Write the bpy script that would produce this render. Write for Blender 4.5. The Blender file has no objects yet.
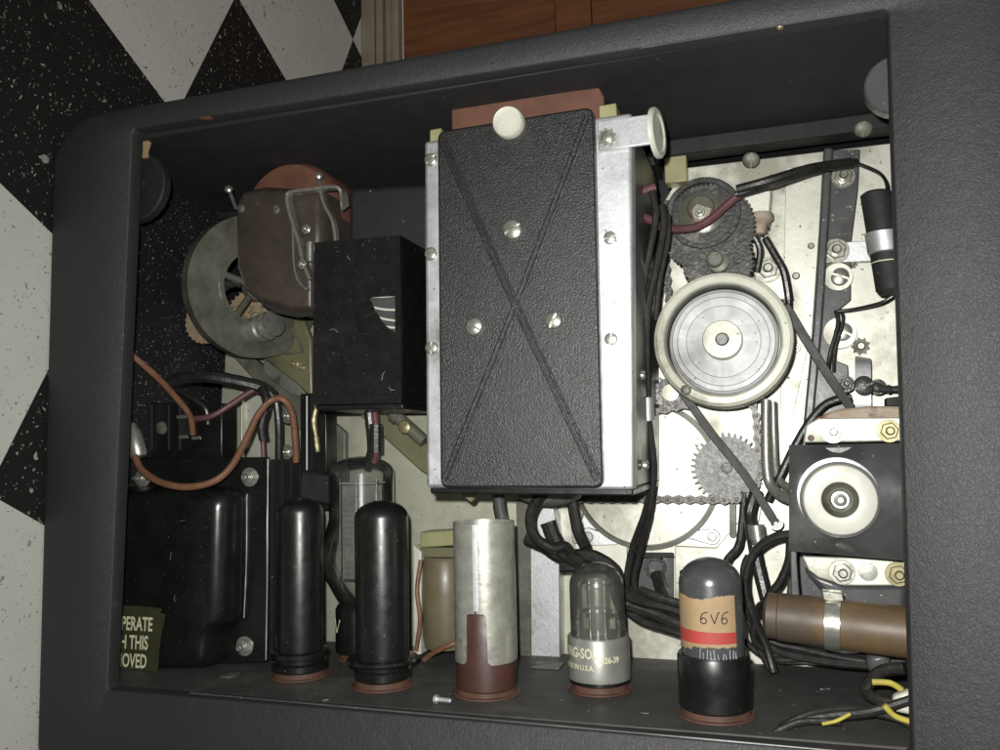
import bpy, bmesh, math, random
from mathutils import Vector, Matrix
random.seed(7)
PI = math.pi
# ---------------------------------------------------------------- scene
sc = bpy.context.scene
col = sc.collection
sc.view_settings.view_transform = 'Standard'
sc.view_settings.look = 'None'
sc.view_settings.exposure = 0.0
sc.view_settings.gamma = 1.0
FLOOR_X = -405.0
# "case coordinates" in mm: x = away from the floor, y = along the floor, z = out of the case opening
def W(p): return Vector((p[1], p[2], p[0] - FLOOR_X)) * 0.001
RX = [[0.951877642258705, -0.049678947424549556, -0.3024251251976228],
      [-0.022668603707017152, -0.9954844982193173, 0.09217780758408446],
      [-0.30563882046294977, -0.08088643883756494, -0.9487055894418426]]
F = 834.0; D = 385.0
def ray(px, py):
    v = (px - 500.0, py - 375.0, F)
    return [sum(RX[i][k] * v[k] for k in range(3)) for i in range(3)]
def at(px, py, z):
    d = ray(px, py); t = (z - D) / d[2]; return (d[0] * t, d[1] * t, z)
def aty(px, py, y):
    d = ray(px, py); t = y / d[1]; return (d[0] * t, y, D + d[2] * t)
def atx(px, py, x):
    d = ray(px, py); t = x / d[0]; return (x, d[1] * t, D + d[2] * t)
def mm(px, py, z, n=1.0):
    a = at(px - 5, py, z); b = at(px + 5, py, z); c = at(px, py - 5, z); d = at(px, py + 5, z)
    return n * (math.dist(a, b) + math.dist(c, d)) / 20.0
# ---------------------------------------------------------------- materials
def mat(name, c, c2=None, rough=.5, metal=0.0, scale=60, bump=0.0, bscale=None, specks=None, speck_amt=.0, speck_scale=500,
        rvar=.15, spec=.5, stretch=None, coat=0.0, det=6, speck_rough=None, stain=None, stain_amt=0.0):
    m = bpy.data.materials.new(name); m.use_nodes = True
    nt = m.node_tree; N = nt.nodes; L = nt.links
    b = N['Principled BSDF']
    tc = N.new('ShaderNodeTexCoord'); mp = N.new('ShaderNodeMapping')
    L.new(tc.outputs['Object'], mp.inputs['Vector'])
    if stretch: mp.inputs['Scale'].default_value = stretch
    n1 = N.new('ShaderNodeTexNoise'); n1.inputs['Scale'].default_value = scale; n1.inputs['Detail'].default_value = det
    n1.inputs['Roughness'].default_value = .65
    L.new(mp.outputs[0], n1.inputs['Vector'])
    mx = N.new('ShaderNodeMix'); mx.data_type = 'RGBA'
    mx.inputs[6].default_value = (*c, 1); mx.inputs[7].default_value = (*(c2 or tuple(x * .75 for x in c)), 1)
    mr = N.new('ShaderNodeMapRange'); mr.inputs[1].default_value = .35; mr.inputs[2].default_value = .65
    L.new(n1.outputs[0], mr.inputs[0]); L.new(mr.outputs[0], mx.inputs[0])
    out = mx.outputs[2]
    if stain:
        n3 = N.new('ShaderNodeTexNoise'); n3.inputs['Scale'].default_value = scale * .35; n3.inputs['Detail'].default_value = 5
        n3.inputs['Roughness'].default_value = .7
        L.new(tc.outputs['Object'], n3.inputs['Vector'])
        r3 = N.new('ShaderNodeMapRange'); r3.inputs[1].default_value = 1 - stain_amt; r3.inputs[2].default_value = 1 - stain_amt + .12
        L.new(n3.outputs[0], r3.inputs[0])
        m3 = N.new('ShaderNodeMix'); m3.data_type = 'RGBA'
        L.new(r3.outputs[0], m3.inputs[0]); L.new(out, m3.inputs[6]); m3.inputs[7].default_value = (*stain, 1); out = m3.outputs[2]
    if specks:
        nd = N.new('ShaderNodeTexNoise'); nd.inputs['Scale'].default_value = speck_scale * .8
        L.new(tc.outputs['Object'], nd.inputs['Vector'])
        va = N.new('ShaderNodeVectorMath'); va.operation = 'MULTIPLY_ADD'
        L.new(nd.outputs['Color'], va.inputs[0]); va.inputs[1].default_value = (1.6 / speck_scale,) * 3; L.new(tc.outputs['Object'], va.inputs[2])
        v = N.new('ShaderNodeTexVoronoi'); v.inputs['Scale'].default_value = speck_scale
        L.new(va.outputs[0], v.inputs['Vector'])
        lt = N.new('ShaderNodeMath'); lt.operation = 'LESS_THAN'; lt.inputs[1].default_value = .26
        L.new(v.outputs['Distance'], lt.inputs[0])
        sp = N.new('ShaderNodeSeparateColor'); L.new(v.outputs['Color'], sp.inputs[0])
        # clumps of specks: threshold varies with a slow noise
        nc = N.new('ShaderNodeTexNoise'); nc.inputs['Scale'].default_value = 22; L.new(tc.outputs['Object'], nc.inputs['Vector'])
        ad = N.new('ShaderNodeMath'); ad.operation = 'MULTIPLY_ADD'; ad.inputs[1].default_value = 2.2 * speck_amt; ad.inputs[2].default_value = -.45 * speck_amt
        L.new(nc.outputs[0], ad.inputs[0])
        l2 = N.new('ShaderNodeMath'); l2.operation = 'LESS_THAN'; L.new(sp.outputs[0], l2.inputs[0]); L.new(ad.outputs[0], l2.inputs[1])
        mu = N.new('ShaderNodeMath'); mu.operation = 'MULTIPLY'; L.new(lt.outputs[0], mu.inputs[0]); L.new(l2.outputs[0], mu.inputs[1])
        mu2 = N.new('ShaderNodeMath'); mu2.operation = 'MULTIPLY'; L.new(mu.outputs[0], mu2.inputs[0]); L.new(sp.outputs[1], mu2.inputs[1])
        m2 = N.new('ShaderNodeMix'); m2.data_type = 'RGBA'; L.new(mu2.outputs[0], m2.inputs[0])
        L.new(out, m2.inputs[6]); m2.inputs[7].default_value = (*specks, 1); out = m2.outputs[2]
    L.new(out, b.inputs['Base Color'])
    rr = N.new('ShaderNodeMapRange'); rr.inputs[3].default_value = max(.03, rough - rvar); rr.inputs[4].default_value = min(1, rough + rvar)
    n2 = N.new('ShaderNodeTexNoise'); n2.inputs['Scale'].default_value = scale * 2.3; n2.inputs['Detail'].default_value = 4
    L.new(mp.outputs[0], n2.inputs['Vector']); L.new(n2.outputs[0], rr.inputs[0]); L.new(rr.outputs[0], b.inputs['Roughness'])
    b.inputs['Metallic'].default_value = metal
    b.inputs['Specular IOR Level'].default_value = spec
    b.inputs['Coat Weight'].default_value = coat
    if bump:
        n4 = N.new('ShaderNodeTexNoise'); n4.inputs['Scale'].default_value = bscale or scale * 5; n4.inputs['Detail'].default_value = 3
        L.new(mp.outputs[0], n4.inputs['Vector'])
        bp = N.new('ShaderNodeBump'); bp.inputs['Strength'].default_value = min(1, bump); bp.inputs['Distance'].default_value = .0004
        L.new(n4.outputs[0], bp.inputs['Height']); L.new(bp.outputs[0], b.inputs['Normal'])
    return m

def leather(name, c, c2):
    """pebble-grained leatherette: fine cell grain + creases"""
    m = bpy.data.materials.new(name); m.use_nodes = True; nt = m.node_tree; N = nt.nodes; L = nt.links; b = N['Principled BSDF']
    tc = N.new('ShaderNodeTexCoord')
    n = N.new('ShaderNodeTexNoise'); n.inputs['Scale'].default_value = 18; n.inputs['Detail'].default_value = 6; L.new(tc.outputs['Object'], n.inputs['Vector'])
    mx = N.new('ShaderNodeMix'); mx.data_type = 'RGBA'; mx.inputs[6].default_value = (*c, 1); mx.inputs[7].default_value = (*c2, 1)
    L.new(n.outputs[0], mx.inputs[0])
    n5 = N.new('ShaderNodeTexNoise'); n5.inputs['Scale'].default_value = 30; n5.inputs['Detail'].default_value = 8; n5.inputs['Roughness'].default_value = .75
    L.new(tc.outputs['Object'], n5.inputs['Vector'])
    r5 = N.new('ShaderNodeMapRange'); r5.inputs[1].default_value = .66; r5.inputs[2].default_value = .8; r5.inputs[4].default_value = .5; L.new(n5.outputs[0], r5.inputs[0])
    m5 = N.new('ShaderNodeMix'); m5.data_type = 'RGBA'; L.new(r5.outputs[0], m5.inputs[0]); L.new(mx.outputs[2], m5.inputs[6]); m5.inputs[7].default_value = (.11, .11, .11, 1)
    L.new(m5.outputs[2], b.inputs['Base Color'])
    b.inputs['Roughness'].default_value = .55; b.inputs['Specular IOR Level'].default_value = .45
    nd = N.new('ShaderNodeTexNoise'); nd.inputs['Scale'].default_value = 300; L.new(tc.outputs['Object'], nd.inputs['Vector'])
    va = N.new('ShaderNodeVectorMath'); va.operation = 'MULTIPLY_ADD'; va.inputs[1].default_value = (.0042,) * 3
    L.new(nd.outputs['Color'], va.inputs[0]); L.new(tc.outputs['Object'], va.inputs[2])
    mp = N.new('ShaderNodeMapping'); mp.inputs['Scale'].default_value = (.55, 1, 1); L.new(va.outputs[0], mp.inputs['Vector'])
    v = N.new('ShaderNodeTexVoronoi'); v.feature = 'DISTANCE_TO_EDGE'; v.inputs['Scale'].default_value = 760; L.new(mp.outputs[0], v.inputs['Vector'])
    r = N.new('ShaderNodeMapRange'); r.inputs[2].default_value = .16; L.new(v.outputs[0], r.inputs[0])
    bp = N.new('ShaderNodeBump'); bp.inputs['Strength'].default_value = .23; bp.inputs['Distance'].default_value = .0004
    L.new(r.outputs[0], bp.inputs['Height'])
    b2 = N.new('ShaderNodeBump'); b2.inputs['Strength'].default_value = .3; b2.inputs['Distance'].default_value = .003
    L.new(n5.outputs[0], b2.inputs['Height']); L.new(bp.outputs[0], b2.inputs['Normal']); L.new(b2.outputs[0], b.inputs['Normal'])
    return m

def terrazzo():
    m = bpy.data.materials.new('terrazzo_tiles'); m.use_nodes = True; nt = m.node_tree; N = nt.nodes; L = nt.links; b = N['Principled BSDF']
    uv = N.new('ShaderNodeUVMap'); uv.uv_map = 'tiles'
    ck = N.new('ShaderNodeTexChecker'); ck.inputs['Scale'].default_value = 1.0
    
    L.new(uv.outputs[0], ck.inputs['Vector'])
    tc = N.new('ShaderNodeTexCoord')
    def chips(scale, thr, keep, seed, stretch):
        mp = N.new('ShaderNodeMapping'); mp.inputs['Location'].default_value = (seed, seed * 2, 0); mp.inputs['Scale'].default_value = stretch
        mp.inputs['Rotation'].default_value = (0, 0, seed)
        nd = N.new('ShaderNodeTexNoise'); nd.inputs['Scale'].default_value = scale * .55; nd.inputs['Detail'].default_value = 2
        L.new(tc.outputs['Object'], nd.inputs['Vector'])
        va = N.new('ShaderNodeVectorMath'); va.operation = 'MULTIPLY_ADD'; va.inputs[1].default_value = (2.6 / scale,) * 3
        L.new(nd.outputs['Color'], va.inputs[0]); L.new(tc.outputs['Object'], va.inputs[2]); L.new(va.outputs[0], mp.inputs['Vector'])
        v = N.new('ShaderNodeTexVoronoi'); v.inputs['Scale'].default_value = scale; v.inputs['Randomness'].default_value = 1
        L.new(mp.outputs[0], v.inputs['Vector'])
        sp = N.new('ShaderNodeSeparateColor'); L.new(v.outputs['Color'], sp.inputs[0])
        sz = N.new('ShaderNodeMath'); sz.operation = 'MULTIPLY'; sz.inputs[1].default_value = thr; L.new(sp.outputs[2], sz.inputs[0])
        lt = N.new('ShaderNodeMath'); lt.operation = 'LESS_THAN'; L.new(v.outputs['Distance'], lt.inputs[0]); L.new(sz.outputs[0], lt.inputs[1])
        kp = N.new('ShaderNodeMath'); kp.operation = 'LESS_THAN'; L.new(sp.outputs[0], kp.inputs[0]); kp.inputs[1].default_value = keep
        mu = N.new('ShaderNodeMath'); mu.operation = 'MULTIPLY'; L.new(lt.outputs[0], mu.inputs[0]); L.new(kp.outputs[0], mu.inputs[1])
        return mu.outputs[0], sp.outputs[1]
    ms = [chips(230, .34, .40, 1.3, (1, 2.1, 1)), chips(330, .34, .42, 4.1, (2.3, 1, 1)), chips(120, .30, .25, 7.7, (1, 1.25, 1))]
    a = N.new('ShaderNodeMath'); a.operation = 'MAXIMUM'; L.new(ms[0][0], a.inputs[0]); L.new(ms[1][0], a.inputs[1])
    a2 = N.new('ShaderNodeMath'); a2.operation = 'MAXIMUM'; L.new(a.outputs[0], a2.inputs[0]); L.new(ms[2][0], a2.inputs[1])
    tone = N.new('ShaderNodeMapRange'); tone.inputs[3].default_value = .25; tone.inputs[4].default_value = 1.0; L.new(ms[0][1], tone.inputs[0])
    am = N.new('ShaderNodeMath'); am.operation = 'MULTIPLY'; L.new(a2.outputs[0], am.inputs[0]); L.new(tone.outputs[0], am.inputs[1])
    no = N.new('ShaderNodeTexNoise'); no.inputs['Scale'].default_value = 25; no.inputs['Detail'].default_value = 8; L.new(tc.outputs['Object'], no.inputs['Vector'])
    def mixc(fac, c1, c2, s1=None, s2=None):
        x = N.new('ShaderNodeMix'); x.data_type = 'RGBA'; L.new(fac, x.inputs[0])
        if s1: L.new(s1, x.inputs[6])
        else: x.inputs[6].default_value = (*c1, 1)
        if s2: L.new(s2, x.inputs[7])
        else: x.inputs[7].default_value = (*c2, 1)
        return x.outputs[2]
    wb = mixc(no.outputs[0], (.63, .63, .575), (.54, .54, .49))
    kb = mixc(no.outputs[0], (.010, .010, .010), (.017, .017, .016))
    white = mixc(am.outputs[0], None, (.075, .07, .055), s1=wb)
    black = mixc(am.outputs[0], None, (.42, .42, .38), s1=kb)
    fin = mixc(ck.outputs['Fac'], None, None, s1=white, s2=black)
    # dark joints
    L.new(fin, b.inputs['Base Color'])
    b.inputs['Roughness'].default_value = .55; b.inputs['Specular IOR Level'].default_value = .3
    return m

def wood(name, c1, c2):
    m = bpy.data.materials.new(name); m.use_nodes = True; nt = m.node_tree; N = nt.nodes; L = nt.links; b = N['Principled BSDF']
    tc = N.new('ShaderNodeTexCoord'); mp = N.new('ShaderNodeMapping'); mp.inputs['Scale'].default_value = (14, 14, 1.2)
    L.new(tc.outputs['Object'], mp.inputs['Vector'])
    n = N.new('ShaderNodeTexNoise'); n.inputs['Scale'].default_value = 6; n.inputs['Detail'].default_value = 8; n.inputs['Distortion'].default_value = 1.2
    L.new(mp.outputs[0], n.inputs['Vector'])
    cr = N.new('ShaderNodeValToRGB'); cr.color_ramp.elements[0].position = .35; cr.color_ramp.elements[1].position = .68
    cr.color_ramp.elements[0].color = (*c1, 1); cr.color_ramp.elements[1].color = (*c2, 1)
    L.new(n.outputs[0], cr.inputs[0]); L.new(cr.outputs[0], b.inputs['Base Color']); b.inputs['Roughness'].default_value = .45
    return m

def glass(name, tint, rough=.04):
    m = bpy.data.materials.new(name); m.use_nodes = True; b = m.node_tree.nodes['Principled BSDF']
    b.inputs['Base Color'].default_value = (*tint, 1); b.inputs['Roughness'].default_value = rough
    b.inputs['Transmission Weight'].default_value = 1.0; b.inputs['IOR'].default_value = 1.2
    return m

MT = {}
MT['leather'] = leather('black_leatherette', (.015, .0152, .016), (.023, .0232, .024))
MT['inner'] = mat('black_inner_lining', (.011, .011, .012), (.016, .016, .017), rough=.75, scale=40, bump=.3, bscale=900, specks=(.30, .30, .28), speck_amt=.012, speck_scale=420)
MT['dustwall'] = mat('dusty_black_bottom', (.009, .009, .010), (.014, .015, .019), rough=.6, scale=18, specks=(.5, .5, .46), speck_amt=.36, speck_scale=620)
MT['plate'] = mat('aged_cream_plate', (.66, .655, .58), (.56, .555, .48), rough=.52, metal=.5, scale=30, bump=.15, bscale=500, specks=(.07, .06, .03), speck_amt=.20, speck_scale=380, stain=(.33, .32, .26), stain_amt=.50)
MT['plate2'] = mat('brushed_olive_plate', (.50, .50, .40), (.40, .40, .31), rough=.5, metal=.5, scale=40, bump=.2, bscale=300, stretch=(1, 1, 1), specks=(.12, .1, .05), speck_amt=.14, speck_scale=400, stain=(.2, .18, .09), stain_amt=.38)
MT['alu'] = mat('dull_aluminium', (.64, .65, .66), (.54, .55, .56), rough=.5, metal=.8, scale=60, bump=.2, bscale=500, specks=(.15, .15, .14), speck_amt=.10, speck_scale=500, stain=(.30, .30, .29), stain_amt=.44)
MT['alu_cast'] = mat('turned_aluminium', (.46, .465, .46), (.36, .365, .365), rough=.55, metal=.2, scale=60, bump=.35, bscale=160, stretch=(1, 1, 1), specks=(.1, .1, .09), speck_amt=.10, speck_scale=600, stain=(.25, .245, .235), stain_amt=.44)
MT['flyrim'] = mat('cream_painted_rim', (.56, .56, .48), (.47, .47, .39), rough=.45, metal=.1, scale=50, bump=.2, bscale=300, specks=(.12, .11, .07), speck_amt=.10, speck_scale=500, stain=(.28, .27, .21), stain_amt=.46)
MT['steel'] = mat('dull_steel', (.50, .50, .45), (.34, .34, .30), rough=.35, metal=.75, scale=200, bump=.1, stain=(.13, .11, .07), stain_amt=.4)
MT['bright'] = mat('bright_nickel', (.50, .495, .44), (.38, .375, .32), rough=.3, metal=.8, scale=150, stain=(.3, .26, .15), stain_amt=.36)
MT['brass'] = mat('tarnished_brass', (.38, .34, .20), (.24, .21, .11), rough=.4, metal=.6, scale=120, stain=(.1, .07, .03), stain_amt=.4)
MT['crinkle'] = mat('black_crinkle_paint', (.010, .010, .010), (.016, .016, .016), rough=.36, scale=120, bump=1.0, bscale=1500, rvar=.12, spec=.6, specks=(.075, .075, .075), speck_amt=.55, speck_scale=1500)
MT['gloss'] = mat('glossy_black_enamel', (.006, .006, .006), (.010, .010, .010), rough=.24, scale=60, bump=.05, bscale=100, rvar=.06, spec=.6, specks=(.16, .16, .15), speck_amt=.07, speck_scale=1100)
MT['satin'] = mat('satin_black_enamel', (.006, .006, .006), (.009, .009, .009), rough=.33, scale=70, bump=.08, bscale=300, spec=.5, specks=(.2, .2, .18), speck_amt=.05, speck_scale=1100, stain=(.014, .014, .0135), stain_amt=.40)
MT['matte'] = mat('matte_black', (.008, .008, .008), (.013, .013, .013), rough=.7, scale=70, specks=(.2, .2, .18), speck_amt=.04)
MT['grey'] = mat('grey_painted_steel', (.075, .075, .075), (.050, .050, .050), rough=.34, scale=50, bump=.12, bscale=400, specks=(.3, .3, .27), speck_amt=.14, speck_scale=450, stain=(.03, .03, .03), stain_amt=.36)
MT['shelf'] = mat('dusty_grey_chassis', (.055, .055, .052), (.038, .038, .036), rough=.6, scale=45, bump=.25, bscale=600, specks=(.34, .33, .28), speck_amt=.16, speck_scale=450, stain=(.085, .08, .07), stain_amt=.44)
MT['fibre'] = mat('red_brown_fibre', (.14, .06, .036), (.09, .04, .026), rough=.6, scale=50, bump=.2, bscale=700)
MT['bakelite'] = mat('brown_bakelite', (.055, .043, .034), (.038, .030, .024), rough=.38, scale=60, bump=.1, specks=(.18, .16, .13), speck_amt=.05, stain=(.09, .06, .04), stain_amt=.4)
MT['base_red'] = mat('dark_red_tube_base', (.06, .024, .018), (.042, .018, .014), rough=.45, scale=70, bump=.15)
MT['socket'] = mat('orange_brown_socket', (.10, .048, .03), (.06, .03, .02), rough=.55, scale=90, bump=.2)
MT['rust'] = mat('rusted_steel', (.30, .22, .15), (.38, .34, .27), rough=.7, scale=90, bump=.5, bscale=400, stain=(.16, .06, .03), stain_amt=.5)
MT['oily'] = mat('oily_dark_gear', (.060, .060, .058), (.028, .028, .027), rough=.4, metal=.3, scale=180, bump=.7, bscale=420, rvar=.2, stain=(.13, .12, .11), stain_amt=.46)
MT['chain'] = mat('oily_chain_steel', (.095, .09, .078), (.045, .043, .038), rough=.4, metal=.3, scale=300, bump=.5, bscale=900)
MT['gearsteel'] = mat('speckled_gear', (.24, .24, .23), (.13, .13, .125), rough=.5, metal=.4, scale=330, bump=.9, bscale=900)
MT['belt'] = mat('black_rubber_belt', (.035, .035, .033), (.022, .022, .021), rough=.6, scale=90, bump=.2)
MT['wire'] = mat('black_rubber_wire', (.012, .0115, .011), (.022, .021, .019), rough=.36, scale=120, bump=.35, bscale=500, spec=.5)
MT['wire_br'] = mat('dark_brown_wire', (.06, .04, .035), (.04, .028, .025), rough=.5, scale=120, bump=.5, bscale=900)
MT['wire_or'] = mat('orange_brown_wire', (.20, .09, .047), (.12, .06, .035), rough=.5, scale=110, bump=.5, bscale=1200)
MT['wire_red'] = mat('maroon_wire', (.115, .045, .048), (.075, .03, .032), rough=.5, scale=80, bump=.4, bscale=1200)
MT['wire_ye'] = mat('yellow_wire', (.45, .38, .06), (.33, .28, .05), rough=.5, scale=80)
MT['cap_br'] = mat('waxed_brown_paper', (.14, .088, .042), (.075, .053, .033), rough=.5, scale=32, bump=.25, bscale=150, stain=(.07, .055, .04), stain_amt=.5)
MT['olive'] = mat('olive_painted_metal', (.17, .165, .09), (.12, .115, .06), rough=.45, metal=.2, scale=50, bump=.2, stain=(.06, .055, .03), stain_amt=.42)
MT['goldcard'] = mat('yellow_green_card', (.36, .35, .19), (.26, .25, .13), rough=.4, metal=.2, scale=60)
MT['coil'] = mat('brown_lacquered_coil', (.15, .125, .075), (.10, .085, .05), rough=.4, scale=40, bump=.1)
MT['darkol'] = mat('dark_olive_steel', (.14, .14, .11), (.07, .07, .052), rough=.5, metal=.15, scale=60, bump=.3, bscale=250, stain=(.05, .045, .03), stain_amt=.45)
MT['white'] = mat('white_enamel_ring', (.54, .535, .47), (.46, .455, .39), rough=.4, scale=60, stain=(.45, .38, .2), stain_amt=.33)
MT['cover'] = mat('glossy_grey_cover', (.060, .060, .060), (.040, .040, .040), rough=.22, scale=40, bump=.15, bscale=60, spec=.8, specks=(.3, .3, .27), speck_amt=.10, speck_scale=600, stain=(.09, .09, .088), stain_amt=.45)
MT['darksteel'] = mat('dark_oily_steel', (.17, .17, .14), (.09, .09, .07), rough=.28, metal=.35, scale=60, bump=.4, bscale=180, stain=(.12, .115, .09), stain_amt=.44)
MT['card'] = mat('dusty_tan_card', (.36, .25, .135), (.28, .195, .105), rough=.7, scale=60, bump=.15)
MT['redink'] = mat('red_printed_stripe', (.40, .05, .04), (.32, .045, .035), rough=.6, scale=80)
MT['paintgrey'] = mat('dark_grey_glass_paint', (.060, .063, .065), (.045, .047, .049), rough=.3, scale=60, bump=.15, bscale=300, spec=.6, specks=(.2, .2, .2), speck_amt=.04)
MT['ink'] = mat('dark_ink', (.02, .016, .014), rough=.6)
MT['cream'] = mat('cream_lettering', (.62, .62, .42), (.52, .52, .35), rough=.6, scale=300)
MT['sticker'] = mat('olive_label_film', (.032, .034, .016), (.045, .047, .022), rough=.4, scale=60)
MT['silver'] = mat('silver_sleeve', (.33, .33, .30), (.24, .24, .215), rough=.4, metal=.5, scale=60, bump=.15, stain=(.10, .095, .08), stain_amt=.42)
MT['zinc'] = mat('mottled_zinc_can', (.50, .50, .44), (.36, .36, .31), rough=.38, metal=.6, scale=70, bump=.3, bscale=130, stretch=(2, 2, 1), stain=(.2, .19, .15), stain_amt=.42)
MT['mica'] = mat('grey_internal_plate', (.34, .34, .33), (.22, .22, .21), rough=.3, metal=.5, scale=90)
MT['glass'] = glass('smoky_glass', (.80, .82, .80))
MT['glass_d'] = glass('dark_silvered_glass', (.55, .57, .55), .08)
MT['terrazzo'] = terrazzo()
MT['wood'] = wood('orange_brown_varnished_wood', (.12, .043, .015), (.20, .076, .027))
MT['trim'] = mat('beige_painted_trim', (.30, .26, .20), (.24, .20, .15), rough=.5, scale=20, bump=.2)
MT['fluff'] = mat('tan_dust_clump', (.33, .24, .15), (.22, .17, .11), rough=.9, scale=300, bump=1, bscale=700)
# ---------------------------------------------------------------- mesh building
WL = {}
class MB:
    def __init__(s): s.v = []; s.f = []
    def add(s, vs, fs):
        o = len(s.v); s.v += [tuple(v) for v in vs]; s.f += [tuple(i + o for i in f) for f in fs]; return s
    def box(s, x0, x1, y0, y1, z0, z1):
        vs = [(x, y, z) for z in (z0, z1) for y in (y0, y1) for x in (x0, x1)]
        return s.add(vs, [(0, 2, 3, 1), (4, 5, 7, 6), (0, 1, 5, 4), (2, 6, 7, 3), (0, 4, 6, 2), (1, 3, 7, 5)])
    def prism(s, poly, z1, t, holes=None):
        """poly: xy list, front at z1, thickness t going back"""
        n = len(poly)
        a = sum(poly[i][0] * poly[(i + 1) % n][1] - poly[(i + 1) % n][0] * poly[i][1] for i in range(n))
        if a < 0: poly = poly[::-1]
        vs = [(p[0], p[1], z1) for p in poly] + [(p[0], p[1], z1 - t) for p in poly]
        fs = [tuple(range(n)), tuple(range(2 * n - 1, n - 1, -1))] + [(i, n + i, n + (i + 1) % n, (i + 1) % n) for i in range(n)]
        return s.add(vs, fs)
    def pp(s, pxs, z, t):
        return s.prism([at(p[0], p[1], z)[:2] for p in pxs], z, t)
    def frame(s, c, axis):
        a = Vector(axis).normalized(); u = a.orthogonal().normalized()
        if abs(a.z) > .99: u = Vector((1, 0, 0))
        elif abs(a.y) > .99: u = Vector((1, 0, 0))
        w = a.cross(u); return Vector(c), a, u, w
    def lathe(s, c, axis, prof, n=32, a0=0, a1=2 * PI, off=(0, 0), caps=True):
        """prof: [(r,h)...] along the axis from c; open angle range makes a closed slice"""
        c, a, u, w = s.frame(c, axis); full = abs(a1 - a0 - 2 * PI) < 1e-6
        k = n if full else n + 1; vs = []; fs = []
        c = c + u * off[0] + w * off[1]
        for r, h in prof:
            for i in range(k):
                t = a0 + (a1 - a0) * i / n
                vs.append(c + a * h + u * (r * math.cos(t)) + w * (r * math.sin(t)))
        m = len(prof)
        for j in range(m - 1):
            for i in range(k if full else k - 1):
                i2 = (i + 1) % k
                fs.append((j * k + i, j * k + i2, (j + 1) * k + i2, (j + 1) * k + i))
        if full:
            if caps and prof[0][0] > 1e-4: fs.append(tuple(range(k - 1, -1, -1)))
            if caps and prof[-1][0] > 1e-4: fs.append(tuple((m - 1) * k + i for i in range(k)))
        else:
            fs.append(tuple(j * k for j in range(m))); fs.append(tuple(j * k + k - 1 for j in range(m - 1, -1, -1)))
            fs.append(tuple(range(k - 1, -1, -1)))
        return s.add(vs, fs)
    def ring(s, c, axis, r_in, r_out, h0, h1, n=48):
        return s.lathe(c, axis, [(r_in, h0), (r_out, h0), (r_out, h1), (r_in, h1), (r_in, h0)], n, caps=False)
    def loft(s, rings, cap=True):
        k = len(rings[0]); vs = [p for r in rings for p in r]; fs = []
        for j in range(len(rings) - 1):
            for i in range(k):
                i2 = (i + 1) % k; fs.append((j * k + i, j * k + i2, (j + 1) * k + i2, (j + 1) * k + i))
        if cap: fs.append(tuple(range(k - 1, -1, -1))); fs.append(tuple((len(rings) - 1) * k + i for i in range(k)))
        return s.add(vs, fs)
    def sweep(s, pts, r, n=10, smooth=6, flat=None, jitter=0):
        """tube through pts (case mm). flat=(w,h) sweeps a flat band with width in the xy plane"""
        P = [Vector(p) for p in pts]
        if smooth and len(P) > 2:
            Q = []
            for i in range(len(P) - 1):
                p0 = P[max(0, i - 1)]; p1 = P[i]; p2 = P[i + 1]; p3 = P[min(len(P) - 1, i + 2)]
                for k in range(smooth):
                    t = k / smooth
                    Q.append(.5 * ((2 * p1) + (p2 - p0) * t + (2 * p0 - 5 * p1 + 4 * p2 - p3) * t * t + (3 * p1 - p0 - 3 * p2 + p3) * t ** 3))
            Q.append(P[-1]); P = Q
        rings = []; up = None
        for i, p in enumerate(P):
            d = (P[min(i + 1, len(P) - 1)] - P[max(i - 1, 0)]).normalized()
            if flat:
                u = d.cross(Vector((0, 0, 1)));
                u = u.normalized() if u.length > 1e-4 else Vector((1, 0, 0)); w = u.cross(d).normalized()
                a, b = flat; rings.append([p + u * x * a / 2 + w * y * b / 2 for x, y in ((1, 1), (-1, 1), (-1, -1), (1, -1))])
            else:
                if up is None: up = d.orthogonal().normalized()
                up = (up - d * up.dot(d)).normalized(); w = d.cross(up)
                rr = r * (1 + random.uniform(-jitter, jitter))
                rings.append([p + up * rr * math.cos(2 * PI * k / n) + w * rr * math.sin(2 * PI * k / n) for k in range(n)])
        return s.loft(rings)
    def build(s, name, m, parent=None, bevel=0, seg=2, ang=35, label=None, wn=True):
        while parent is not None and parent.parent is not None and parent.parent.parent is not None: parent = parent.parent
        me = bpy.data.meshes.new(name)
        vs = [W(p) for p in s.v]
        lo = Vector([min(v[i] for v in vs) for i in range(3)]); hi = Vector([max(v[i] for v in vs) for i in range(3)])
        c = (lo + hi) / 2
        if parent is None: c.z = lo.z
        me.from_pydata([v - c for v in vs], [], s.f); me.update()
        bm = bmesh.new(); bm.from_mesh(me); bmesh.ops.remove_doubles(bm, verts=bm.verts, dist=1e-6)
        bmesh.ops.recalc_face_normals(bm, faces=bm.faces)
        bm.to_mesh(me); bm.free()
        for p in me.polygons: p.use_smooth = True
        me.set_sharp_from_angle(angle=math.radians(ang))
        me.materials.append(MT[m] if isinstance(m, str) else m)
        o = bpy.data.objects.new(name, me); col.objects.link(o)
        o.location = c - (WL[parent.name] if parent else Vector((0, 0, 0)))
        if parent: o.parent = parent
        WL[o.name] = c
        if bevel:
            b = o.modifiers.new('bevel', 'BEVEL'); b.width = bevel * .001; b.segments = seg; b.limit_method = 'ANGLE'; b.angle_limit = math.radians(40)
            b.harden_normals = False
        if label: o['label'] = label
        return o
def thing(name, loc, label, cat, group=None):
    o = bpy.data.objects.new(name, None); col.objects.link(o); w = W(loc); o.location = w; WL[o.name] = w
    o.empty_display_size = .01; o['label'] = label; o['category'] = cat
    if group: o['group'] = group
    return o
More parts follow.
